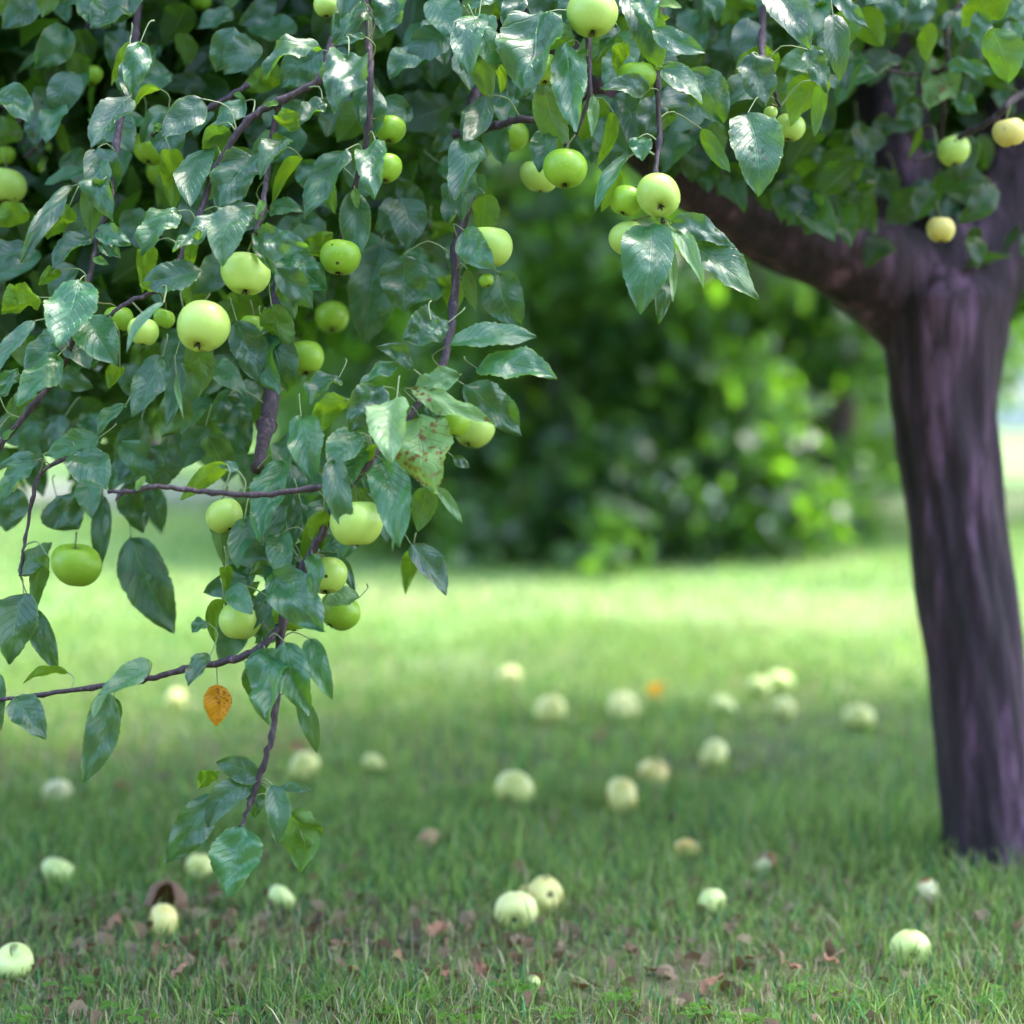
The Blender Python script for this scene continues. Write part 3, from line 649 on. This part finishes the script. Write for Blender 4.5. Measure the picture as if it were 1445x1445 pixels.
hang = [
 (213, 210, 50, 10, 'apple', 'green apple below a thin reddish side twig, above a second blurred apple', None),
 (234, 240, 52, 18, 'apple', 'blurred yellow-green apple half hidden behind the apple under the reddish side twig', None),
 (9, 261, 56, 15, 'apple_light', 'pale green apple cut by the left photo edge, a smaller fruit above it', None),
 (7, 219, 30, 22, 'apple', 'small blurred fruit at the left photo edge just above a pale green apple', None),
 (347, 386, 68, -6, 'apple_light', 'green apple with one black spot beneath two silvery leaves', (0, .35, 1)),
 (285, 461, 78, -9, 'apple_light', 'large pale green apple showing its dark calyx, the plumpest on the left bough', (.15, .62, 1)),
 (203, 468, 46, -9, 'apple_light', 'narrow green apple crossed by a folded leaf, left of the large pale apple', None),
 (168, 450, 42, 0, 'apple', 'soft green apple just behind a slanting twig on the left bough', None),
 (231, 449, 32, -3, 'apple', 'small fruit tucked directly left of the large pale apple', None),
 (430, 505, 56, 12, 'apple', 'olive green apple with its calyx turned down beside the pale purple bough', (-.1, .3, 1)),
 (480, 363, 58, -1, 'apple', 'shiny green apple mostly behind a long dark leaf, left of centre', None),
 (545, 238, 46, -2, 'apple', 'bright green apple with half its face behind a drooping blue-green leaf', (.1, .4, 1)),
 (550, 183, 44, 3, 'apple', 'green apple framed by a curved stalk directly above another apple', None),
 (692, 348, 66, -1, 'apple_light', 'green apple with a spotted leaf lying across its left half', None),
 (797, 238, 62, -4, 'apple', 'apple with pale left cheek and leaf tip pointing at its crown', (0, .3, 1)),
 (760, 249, 52, 8, 'apple_light', 'soft pale apple tucked behind the apple with the pale left cheek', None),
 (883, 283, 48, -3, 'apple', 'green apple touching the left side of a spotted pale apple', None),
 (929, 277, 64, -6, 'apple_light', 'pale apple with black dots and a star-shaped calyx facing the viewer', (-.1, .95, .75)),
 (886, 336, 52, -2, 'apple_light', 'yellow-green apple underneath the pair, partly behind a large veined leaf', None),
 (899, 110, 54, 0, 'apple', 'green apple peeping over a flat dark leaf near the top', None),
 (835, 20, 72, -4, 'apple_light', 'large pale apple cut by the top photo edge', (-.05, .35, 1)),
 (768, 98, 48, -4, 'apple_light', 'yellowish apple half under a broad blue-green leaf', (-.05, .3, 1)),
 (664, 50, 58, 0, 'apple', 'green apple with dark scab and a shoot in front, near the top centre', None),
 (130, 107, 30, 20, 'apple', 'small blurred fruit beside a curled yellow leaf, upper left', None),
 (461, 8, 38, 5, 'apple_light', 'slim green fruit at the top edge above two silvery leaves', None),
 (1114, 180, 44, 8, 'apple_light', 'yellowish apple right of a broad smooth green leaf', (.2, .2, 1)),
 (1424, 187, 48, 14, 'apple_yellow', 'golden yellow apple at the right photo edge', None),
 (1346, 213, 48, 22, 'apple_light', 'blurred pale apple behind a bare purple twig tip, before the trunk', None),
 (1328, 324, 42, 22, 'apple_yellow', 'blurred yellowish apple hanging before the fork of the trunk', None),
 (502, 738, 78, -10, 'apple_light', 'large smooth apple under dark serrated leaves at the middle of the hanging bough', (0, .1, 1)),
 (107, 797, 70, 6, 'apple', 'lone round green apple hanging on a thin stalk over the bright lawn', (0, -.12, 1)),
 (318, 728, 54, -1, 'apple_light', 'pale apple below the bare horizontal twig, half wrapped by dull leaves', None),
 (338, 876, 62, -5, 'apple_light', 'green apple above the lower twig, partly behind a dark notched leaf', None),
 (460, 812, 60, -3, 'apple_light', 'pale apple beside a bright yellow-green leaf below the large smooth apple', None),
 (478, 862, 60, 9, 'apple', 'out of focus yellow-green apple low on the right side of the hanging bough', None),
 (412, 866, 58, -3, 'apple', 'shaded apple mostly covered by a wide blue-green leaf above the fork of twigs', None),
 (640, 596, 48, -5, 'apple', 'green apple with a black mark under the rust-spotted leaf', (.1, .25, 1)),
 (669, 606, 60, 12, 'apple_light', 'blurred pale apple behind the black-marked apple', None),
 (468, 447, 48, 22, 'apple', 'blurred green fruit between dark leaves, above the pale gap', None),
 (357, 462, 40, 4, 'apple', 'green apple behind a dark leaf, right of the large pale apple', None),
 (718, 192, 52, 14, 'apple', 'blurred green apple under the dark arching twig', None),
 (8, 680, 42, 2, 'apple_light', 'pale fruit behind a folded leaf at the left photo edge, lower bough', None),
 (686, 396, 22, 0, 'apple', 'tiny green fruitlet hanging under the leaf-covered apple', None),
 (1088, 159, 20, 5, 'apple_light', 'tiny pale fruitlet at the tip of a hanging leaf', None),
 (55, 4, 42, 34, 'apple', 'blurred yellow-green apple in the top left corner', None),
 (284, 2, 30, 26, 'apple', 'blurred fruit at the top photo edge, left third', None),
]
for i, (px, py, dia, d, mat, lab, tl) in enumerate(hang):
    add_apple(px, py, dia, mat, lab, HG, D=depth(d), tilt=tl, seed=500 + i)
FG = 'fallen apples lying in the grass'
fallen = [
 (20, 1358, 56, 'fall_green', 'pale green windfall apple at the lower left edge'),
 (231, 1299, 52, 'fall_yellow', 'windfall apple under the big curled brown leaf'),
 (82, 1231, 50, 'fall_green', 'yellow-green windfall apple half sunk in grass near the left edge'),
 (81, 1120, 42, 'fall_rot', 'pale windfall apple with a brown rotten patch, far left'),
 (249, 990, 34, 'fall_white', 'blurred whitish windfall apple beside the hanging orange leaf'),
 (430, 1084, 46, 'fall_white', 'pale windfall apple right of the lowest hanging spray'),
 (527, 1079, 32, 'fall_white', 'small white windfall apple alone, left of centre'),
 (283, 1224, 40, 'fall_white', 'windfall apple mostly hidden behind the lowest hanging leaf'),
 (397, 1267, 42, 'fall_green', 'pale windfall apple just right below the lowest hanging leaves'),
 (720, 956, 32, 'fall_white', 'farthest blurred windfall apple left of the two white ones'),
 (776, 1004, 44, 'fall_white', 'white windfall apple, left one of a matching far pair'),
 (880, 1000, 46, 'fall_white', 'white windfall apple, right one of a matching far pair'),
 (725, 1117, 58, 'fall_white', 'wide flat-lying pale windfall apple in the middle of the shade'),
 (878, 1127, 58, 'fall_yellow', 'yellow windfall apple with an orange side, nearer of two'),
 (922, 1091, 44, 'fall_yellow', 'creamy yellow windfall apple just behind the orange-sided one'),
 (1007, 1066, 46, 'fall_white', 'pale windfall apple between the yellow pair and the trunk'),
 (1021, 997, 32, 'fall_green', 'small greenish blurred windfall apple, right of the orange leaf'),
 (1070, 972, 34, 'fall_green', 'left windfall apple of the far touching pair'),
 (1101, 962, 36, 'fall_green', 'right windfall apple of the far touching pair'),
 (1106, 1001, 34, 'fall_white', 'white windfall apple just below the far touching pair'),
 (1213, 1014, 42, 'fall_white', 'bright white windfall apple nearest the left side of the trunk'),
 (970, 1201, 38, 'fall_yellow', 'small creamy windfall apple at the edge of the dark shade'),
 (1080, 1220, 40, 'fall_rot', 'small pinkish windfall apple next to a brown leaf before the trunk'),
 (603, 1187, 38, 'fall_red', 'reddish brown rotten windfall apple alone in the grass'),
 (727, 1286, 60, 'fall_white', 'pale windfall apple in front of the yellow one, lower centre'),
 (770, 1264, 54, 'fall_yellow', 'round yellow windfall apple behind the pale one, lower centre'),
 (745, 1261, 28, 'fall_yellow', 'small windfall apple squeezed behind the lower centre pair'),
 (1004, 1274, 44, 'fall_green', 'yellow-green windfall apple alone in long grass, right of centre'),
 (1310, 1259, 42, 'fall_rot', 'creamy brown-patched windfall apple at the foot of the trunk'),
 (1285, 1339, 58, 'fall_green', 'nearest windfall apple at the lower right with grass across it'),
 (752, 1388, 18, 'fall_green', 'tiny yellow windfall fruit in the front grass'),
]
for i, (px, py, dia, mat, lab) in enumerate(fallen):
    add_apple(px, py, dia, mat, lab, FG, ground=True, seed=900 + i, squash=.88)

# ------------------------------------------------------------------ fallen dead leaves
DG = 'dead leaves lying in the grass'
dead = [
 (222, 1262, 72, 'deadhood', 'big curled brown dead leaf arching over a windfall apple'),
 (232, 1346, 34, 'deadpink', 'tan dead leaf directly below the covered windfall apple'),
 (158, 1299, 34, 'deadpink', 'pinkish tan dead leaf left of the covered windfall apple'),
 (122, 1342, 36, 'deadleaf', 'dark brown dead leaf between the left edge apple and the covered apple'),
 (318, 1336, 28, 'deadleaf', 'dark crumpled dead leaf right of the covered windfall apple'),
 (252, 1374, 32, 'deadpink', 'curled tan dead leaf in the front grass, lower left'),
 (496, 1363, 22, 'deadpink', 'small orange-brown dead leaf standing in front grass'),
 (438, 1316, 30, 'deadleaf', 'brown dead leaf on bare earth below the hanging spray'),
 (305, 1264, 26, 'deadleaf', 'small brown dead leaf behind the curled leaf'),
 (618, 1310, 38, 'deadpink', 'reddish dead leaf left of the lower centre apples'),
 (632, 1366, 30, 'deadpink', 'brown dead leaf on bare earth, front centre left'),
 (680, 1367, 26, 'deadpink', 'tan dead leaf in front grass under the lower centre apples'),
 (1003, 1386, 42, 'deadpink', 'upright tan dead leaf beside the green plantain blade'),
 (1118, 1359, 26, 'deadpink', 'small flat orange-tan dead leaf in the front right grass'),
 (1030, 1302, 26, 'deadleaf', 'red-brown dead leaf just below the lone yellow-green apple'),
 (842, 1040, 30, 'deadpink', 'blurred reddish dead leaf between the far apples'),
 (733, 1222, 22, 'deadpink', 'small orange dead leaf in mid grass above the lower centre apples'),
 (950, 1156, 26, 'deadleaf', 'blurred brown dead leaf at the left of the dark shade'),
 (171, 1111, 26, 'deadpink', 'blurred orange-brown dead leaf right of the rotten-patched apple'),
 (931, 976, 34, 'leaf_orange', 'blurred bright orange fallen leaf among the far apples'),
 (420, 1056, 30, 'deadpink', 'blurred pinkish dead leaf above the pale apple near the hanging spray'),
 (1103, 1223, 28, 'deadleaf', 'brown dead leaf touching the small pinkish apple'),
 (1386, 1292, 26, 'deadleaf', 'brown dead leaf in the grass below the trunk'),
 (1436, 1302, 24, 'deadpink', 'tan dead leaf at the right edge below the trunk'),
 (1172, 1352, 30, 'deadpink', 'pale dead leaf in grass left of the nearest right apple'),
 (480, 1330, 26, 'deadpink', 'tan dead leaf on bare earth under the dangling twig'),
 (730, 1323, 26, 'deadleaf', 'dark dead leaf on earth under the lower centre pair'),
 (565, 1345, 22, 'deadpink', 'small curled dead leaf between two tufts, front centre left'),
 (70, 1385, 26, 'deadleaf', 'brown dead leaf below the left edge apple'),
]
for i, (px, py, sz, mat, lab) in enumerate(dead):
    r = np.random.default_rng(3000 + i); c = ground_at(px, py, .022); D = (c - CAM) @ FW
    L = sz * D / FPX * 1.1
    V, F, uv = make_leaf(9, 17, L, L * .7, .5 * r.uniform(-1, 1.4), r.uniform(-1.8, 1.8), r.normal(0, .9), .35, 3000 + i, .03)
    V[:, 1] -= L / 2
    e = Euler((r.uniform(.2, .9), r.normal(0, .4), r.uniform(0, 6.28)))
    if i == 0:
        nu, nv = 33, 17
        a_ = np.linspace(-1.0, math.pi + 1.0, nu)[None, :]; b_ = np.linspace(.02, 1.75, nv)[:, None]
        w_ = 1 + .05 * np.sin(a_ * 3 + 1) * b_ + .05 * np.sin(a_ * 9) * (b_ / 1.7) ** 2 + .05 * np.sin(b_ * 6 + a_)
        X = np.cos(a_) * np.sin(b_) * w_ * .031; Y = np.sin(a_) * np.sin(b_) * w_ * .024; Z = np.cos(b_) * .031 * (1 + .12 * np.cos(a_ * 2)) + 0 * a_
        V = np.stack([X, Y, Z], -1).reshape(-1, 3)
        g_ = np.arange(nv - 1)[:, None] * nu + np.arange(nu - 1)[None, :]; F = np.stack([g_, g_ + nu, g_ + 1 + nu, g_ + 1], -1).reshape(-1, 4)
        uv = np.stack([np.ones((nv, 1)) * np.linspace(0, 1, nu)[None, :], np.ones((1, nu)) * np.linspace(0, 1, nv)[:, None]], -1).reshape(-1, 2)
        e = Euler((-.22, .12, .1)); c = ground_at(231, 1277, .030) + np.array((0, .012, 0))
    V = V @ np.array(e.to_matrix()).T
    if V[:, 2].min() + c[2] < .006: V[:, 2] += .006 - c[2] - V[:, 2].min()
    o = mesh_obj('dead_leaf', V, F, M[mat], uv=uv, tint=np.tile((r.random(), 0, 0, 1), (len(V), 1))); o.location = tuple(c)
    tag(o, lab, 'dead leaf', DG)
# the plantain blade
c = ground_at(1040, 1402)
pl = empty('plantain', tuple(c)); tag(pl, 'broad bright green plantain blades slanting up in the front grass', 'plantain')
for k, (tx, ty, w) in enumerate(((1078, 1376, 16), (1025, 1385, 10), (1052, 1394, 9))):
    D = (c - CAM) @ FW; e = at(tx, ty, D - .01) - c; L = np.linalg.norm(e); a = e / L; n = unit(np.array((-.3, -.4, .9)) - a * (np.array((-.3, -.4, .9)) @ a))
    V, F, uv = make_leaf(7, 17, L, w * D / FPX, .3, .3, .2, .05, 40 + k); V = V @ np.stack([np.cross(a, n), a, n], 1).T
    mesh_obj('leaf', V, F, M['leaf_young'], pl, uv=uv, tint=np.tile((.6, 0, 0, 1), (len(V), 1)))

# ------------------------------------------------------------------ grass
def vnoise(x, y, s, seed):
    r = np.random.default_rng(seed); o = np.zeros_like(x)
    for k in range(7):
        a = r.uniform(0, 6.28); f = s * r.uniform(.5, 2.2)
        o += np.sin((x * math.cos(a) + y * math.sin(a)) * f + r.uniform(0, 6.28))
    return o / 2.6
def grass(name, n, y0, y1, h, wdt, seed, mult=1.25, dense=True):
    r = np.random.default_rng(seed)
    u = r.random(n); y = np.sqrt(y0 ** 2 + u * (y1 ** 2 - y0 ** 2)); x = r.uniform(-1, 1, n) * y * .24 * mult
    if dense:
        pn_ = vnoise(x, y, 5., 1) + .5 * vnoise(x, y, 17., 2)
        bare = np.exp(-((x + .32) / .40) ** 2 - ((y - 3.05) / .17) ** 2) * 1.0 + .7 * np.exp(-((x - .12) / .30) ** 2 - ((y - 2.92) / .10) ** 2)
        keep = r.random(n) < np.clip(.95 + .28 * pn_ - bare * .85, .30, 1)
        x, y = x[keep], y[keep]; n = len(x)
    foot = np.exp(-((x - .52) / .24) ** 2 - ((y - 3.66) / .22) ** 2)
    H_ = h * r.lognormal(0, .32, n) * (1 + .22 * vnoise(x, y, 9., 3)) * (1 + 2.0 * foot)
    H_ = np.clip(H_, h * .3, h * 4.0)
    Wb = wdt * r.uniform(.6, 1.5, n)
    az = r.uniform(0, 6.28, n); lean = np.abs(r.normal(0, .42, n)) + .08; ld = r.uniform(0, 6.28, n)
    lx, ly = np.cos(ld) * lean, np.sin(ld) * lean
    bx, by = np.cos(az), np.sin(az)
    dry = r.random(n) < (.15 + .16 * (y < 3.25) + .12 * np.clip(vnoise(x, y, 7., 5), 0, 2))
    pk = np.exp(-((x - 1.05) / .62) ** 2 - ((y - 6.75) / .42) ** 2) + .7 * np.exp(-((x + .2) / 1.1) ** 2 - ((y - 7.2) / .3) ** 2); dry |= r.random(n) < .95 * pk
    lie = dry & (r.random(n) < .6)
    lx[lie] *= 3; ly[lie] *= 3; H_[lie] *= .55
    V = np.zeros((n, 7, 3)); 
    for k, (t, w) in enumerate(((0, 1.), (.35, .92), (.70, .62))):
        cx = x + lx * H_ * t ** 1.7; cy = y + ly * H_ * t ** 1.7; cz = H_ * t * (1 - .18 * lean * t)
        V[:, 2 * k, 0] = cx - bx * Wb * w / 2; V[:, 2 * k, 1] = cy - by * Wb * w / 2; V[:, 2 * k, 2] = cz
        V[:, 2 * k + 1, 0] = cx + bx * Wb * w / 2; V[:, 2 * k + 1, 1] = cy + by * Wb * w / 2; V[:, 2 * k + 1, 2] = cz
    V[:, 6, 0] = x + lx * H_; V[:, 6, 1] = y + ly * H_; V[:, 6, 2] = H_ * (1 - .3 * lean)
    V[:, :, 2] = np.maximum(V[:, :, 2], .002); V[:, 0:2, 2] = -.002
    f = np.array([(0, 1, 3, 2), (2, 3, 5, 4), (4, 5, 6, 6)])
    Fq = (np.array([(0, 1, 3), (0, 3, 2), (2, 3, 5), (2, 5, 4), (4, 5, 6)])[None] + (np.arange(n) * 7)[:, None, None]).reshape(-1, 3)
    a = np.array((.17, .28, .065)); b = np.array((.34, .46, .135)); cdry = np.array((.47, .40, .26)); teal = np.array((.09, .24, .10))
    m = np.clip(.45 + .3 * vnoise(x, y, 3., 8) + r.normal(0, .28, n), 0, 1)[:, None]
    col = a * (1 - m) + b * m
    tm = (r.random(n) < .25)[:, None]; col = np.where(tm, teal * r.uniform(.7, 1.3, (n, 1)), col)
    col = col * (1 - .45 * np.clip(foot, 0, 1))[:, None] if False else col
    col = np.where(dry[:, None], cdry * r.uniform(.5, 1.2, (n, 1)), col)
    col = col * r.uniform(.55, 1.4, (n, 1))
    t4 = np.repeat(np.hstack([col, np.ones((n, 1))]), 7, 0)
    o = mesh_obj(name, V.reshape(-1, 3), Fq, M['grass'], tint=t4, smooth=False)
    o['kind'] = 'stuff'; return o
g = grass('grass', 70000, 2.45, 4.1, .030, .0024, 1)
tag(g, 'short green grass with dry blades in the near shade', 'grass')
g = grass('grass', 60000, 4.1, 6.6, .030, .0034, 2)
tag(g, 'softly blurred shaded grass around the fallen apples', 'grass')
g = grass('grass', 52000, 6.6, 12.0, .032, .006, 3, 1.35, False)
tag(g, 'sunlit blurred lawn grass beyond the tree shadow', 'grass')
# litter crumbs and clover
r = np.random.default_rng(5); n = 1700
y = r.uniform(2.6, 4.0, n); x = r.uniform(-1, 1, n) * y * .27
wgt = .25 + np.exp(-((x + .32) / .42) ** 2 - ((y - 3.05) / .2) ** 2) + .6 * np.exp(-((x - .12) / .3) ** 2 - ((y - 2.92) / .1) ** 2)
k = r.random(n) < wgt; x, y = x[k], y[k]
C = np.stack([x, y, r.uniform(.004, .018, len(x))], 1)
V, F, uv, t = bulk_leaves(C, .028, (0, 0, .5), r, .8)
V[:, 2] = np.maximum(V[:, 2], .003)
tag(mesh_obj('leaf_litter', V, F, M['deadleaf'], uv=uv, tint=t), 'crumbled brown leaf litter on the bare patches of the lawn', 'leaf litter', kind='stuff')
Cl = []
for (px, py) in [(605, 1402), (880, 1400), (450, 1408), (722, 1392), (102, 1390), (1132, 1396), (1402, 1408), (330, 1428), (560, 1425), (980, 1425), (1220, 1430), (180, 1430), (1050, 1436), (780, 1430), (650, 1434), (30, 1430), (1320, 1400), (1190, 1408)]:
    for q in range(r.integers(5, 10)):
        c = ground_at(px + r.normal(0, 14), py + r.normal(0, 6), .022)
        a0 = r.uniform(0, 6.28)
        for j in range(3):
            Cl.append((c[0] + .0062 * math.cos(a0 + j * 2.09), c[1] + .0062 * math.sin(a0 + j * 2.09), c[2] + r.normal(0, .0008)))
V, F, uv, t = bulk_leaves(np.array(Cl), .0125, (0, -.3, 3.), r, .95)
tag(mesh_obj('clover', V, F, M['leaf_young'], uv=uv, tint=t), 'small round clover leaves low in the front grass', 'clover', kind='stuff')

# ------------------------------------------------------------------ background: trees, shrub, wall
TG = 'orchard trees beyond the lawn'
def bg_tree(px, y, D, h, rad, nleaf, label, seed, zlow=.15, dens=1., tr=.09, lean=0.):
    c = ground_at(px, y) if D is None else np.array(((px - 722.5) / FPX * D, D, 0.))
    o = empty('fruit_tree', tuple(c)); tag(o, label, 'fruit tree', TG)
    r = np.random.default_rng(seed)
    pts = [np.array((0, 0, -.05)), np.array((lean * .4, 0, .6)), np.array((lean, .05, 1.3)), np.array((lean * 1.3, 0, h * .75))]
    Pp, Rr = smooth_path(pts, [tr * 1.25, tr, tr * .8, tr * .3], 5)
    V, F = tube_arr(Pp, Rr, 14); mesh_obj('trunk', V, fixF(F), M['bark'], o)
    for k in range(6):
        a = k * 1.05 + r.normal(0, .2); z0 = r.uniform(.8, 1.5)
        e = np.array((math.cos(a) * rad * .75, math.sin(a) * rad * .75, z0 + r.uniform(.3, h * .35)))
        b = np.array((lean, 0, z0)); m = (b + e) / 2 + np.array((0, 0, .15))
        Pp, Rr = smooth_path([b, m, e, e + np.array((math.cos(a) * .3, math.sin(a) * .3, -.5))], [tr * .5, tr * .35, tr * .2, .01], 4)
        V, F = tube_arr(Pp, Rr, 8); mesh_obj('limb', V, fixF(F), M['bark'], o)
    K = 80
    th = r.uniform(0, 6.28, K); rr = rad * np.sqrt(r.uniform(.12, 1, K)); zz = r.uniform(0, 1, K)
    low = zlow + (1 - rr / rad) * .9
    cz = low + (h - low) * zz * np.sqrt(np.clip(1.05 - (rr / rad) ** 2, .08, 1))
    cl = np.stack([rr * np.cos(th) + lean, rr * np.sin(th), cz], 1)
    i = r.integers(0, K, nleaf)
    C = cl[i] + r.normal(0, 1, (nleaf, 3)) * np.array((.20, .20, .20)) * max(.6, rad / 2)
    C = C[C[:, 2] > zlow]
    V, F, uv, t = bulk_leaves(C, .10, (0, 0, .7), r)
    mesh_obj('crown', V, F, M['leaf_far_shaded'], o, uv=uv, tint=t)
    return o
bg_tree(800, 0, 9.4, 3.1, 1.25, 21000, 'dark fruit tree beyond the sunlit strip, its low shoots hanging to the lawn at centre', 1, .03)
bg_tree(1165, 0, 9.9, 3.3, .85, 9000, 'dark-stemmed fruit tree beyond the lawn, just left of the near trunk', 2, .55, tr=.13, lean=.03)
bg_tree(560, 0, 13.0, 3.6, 1.5, 11000, 'fruit tree seen through the gap beside the hanging bough, farther back', 3, .7)
bg_tree(215, 0, 15.0, 4.2, 1.9, 11000, 'fruit tree behind the left foliage with lawn and path under it', 4, 1.1)
bg_tree(1660, 0, 12.0, 3.6, 1.5, 11000, 'fruit tree to the right of the near trunk, beyond the lawn', 5, 1.1)
bg_tree(950, 0, 14.0, 4.2, 1.7, 13000, 'taller fruit tree filling the gap between the two dark centre trees', 6, .2)
bg_tree(440, 0, 12.0, 3.4, .9, 8000, 'slim fruit tree seen through the hole in the left foliage', 7, .75)
bg_tree(650, 0, 10.4, 3.2, .8, 11000, 'bushy fruit tree with branches down to the grass beside the hanging bough', 8, .04)
bg_tree(1010, 0, 10.6, 3.4, .8, 11000, 'dense fruit tree standing between the two centre trunks', 9, .12)
# pale flowering shrub
c = np.array(((945 - 722.5) / FPX * 8.3, 8.3, 0.)); sh = empty('flowering_shrub', tuple(c)); tag(sh, 'low shrub with pale lilac-white blossoms in front of the centre tree', 'shrub')
r = np.random.default_rng(9)
C = r.normal(0, 1, (700, 3)) * np.array((.13, .10, .08)) + np.array((0, 0, .20)); C[:, 2] = np.abs(C[:, 2]) + .02
V, F, uv, t = bulk_leaves(C, .06, (0, 0, .6), r); mesh_obj('foliage', V, F, M['leaf_far_shaded'], sh, uv=uv, tint=t)
M['petal'] = plain('petal', (.62, .56, .70), (.78, .74, .80), 20., .6)
C = r.normal(0, 1, (20, 3)) * np.array((.14, .08, .07)) + np.array((0, -.06, .24)); C[:, 2] = np.abs(C[:, 2]) + .05
V, F, uv, t = bulk_leaves(C, .045, (0, -.6, .6), r, 1.); mesh_obj('blossom', V, F, M['petal'], sh, uv=uv, tint=t)
for k in range(7):
    a = k * .9; V, F = tube_arr([np.zeros(3), np.array((math.cos(a) * .05, math.sin(a) * .05, .15)), np.array((math.cos(a) * .14, math.sin(a) * .1, .34))], [.006, .005, .002], 6); mesh_obj('stem', V, fixF(F), M['twig'], sh)
# unseen tree belt added behind the camera to block low sky
r = np.random.default_rng(33)
C = clumps(20000, (-9, 9, -7.5, -4.2, 0, 5.5), 380, (.6, .6, .5), r); C = C[C[:, 2] > .05]
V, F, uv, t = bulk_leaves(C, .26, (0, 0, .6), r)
tag(mesh_obj('far_trees', V, F, M['leaf_far_shaded'], uv=uv, tint=t), 'unseen belt of dark trees added behind the camera to block low sky', 'trees', kind='stuff')
# ragged shoots of the centre trees hanging over the lawn edge
for k, (px, py, D, n) in enumerate([(862, 770, 8.0, 70), (858, 815, 7.9, 40), (700, 745, 8.3, 120), (660, 770, 8.2, 60), (755, 760, 8.4, 90), (940, 745, 8.4, 90), (1010, 700, 8.5, 90), (1085, 690, 8.6, 70)]):
    c = at(px, py, D); C = c + np.random.default_rng(60 + k).normal(0, 1, (n, 3)) * np.array((.07, .07, .085)); C = C[C[:, 2] > .03]
    tr_ = [o_ for o_ in bpy.data.objects if o_.name == 'fruit_tree'][0]
    V, F, uv, t = bulk_leaves(C - np.array(tr_.location), .10, (0, 0, .5), np.random.default_rng(80 + k)); mesh_obj('foliage', V, F, M['leaf_far_shaded'], tr_, uv=uv, tint=t)['kind'] = 'stuff'
def box(x0, x1, y0, y1, z0, z1):
    return [(x0, y0, z0), (x1, y0, z0), (x1, y1, z0), (x0, y1, z0), (x0, y0, z1), (x1, y0, z1), (x1, y1, z1), (x0, y1, z1)], [(0, 3, 2, 1), (4, 5, 6, 7), (0, 1, 5, 4), (1, 2, 6, 5), (2, 3, 7, 6), (3, 0, 4, 7)]
w = empty('garden_wall', (0, 21, 0)); tag(w, 'long pale rendered garden wall far behind the orchard', 'wall')
V, F = box(-16, 16, 0, .3, -.05, 1.5); mesh_obj('wall', V, F, M['render'], w, smooth=False)
V, F = box(-16.05, 16.05, -.05, .35, 1.5, 1.57); mesh_obj('coping', V, F, M['coping'], w, smooth=False)
# hedge behind the wall
r = np.random.default_rng(21)
C = clumps(42000, (-11, 11, 23, 26, 0, 6.0), 620, (.6, .6, .5), r); C = C[C[:, 2] > .05]
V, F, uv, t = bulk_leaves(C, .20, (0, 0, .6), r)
tag(mesh_obj('far_trees', V, F, M['leaf_far_shaded'], uv=uv, tint=t), 'far belt of dark trees behind the garden wall', 'trees', kind='stuff')
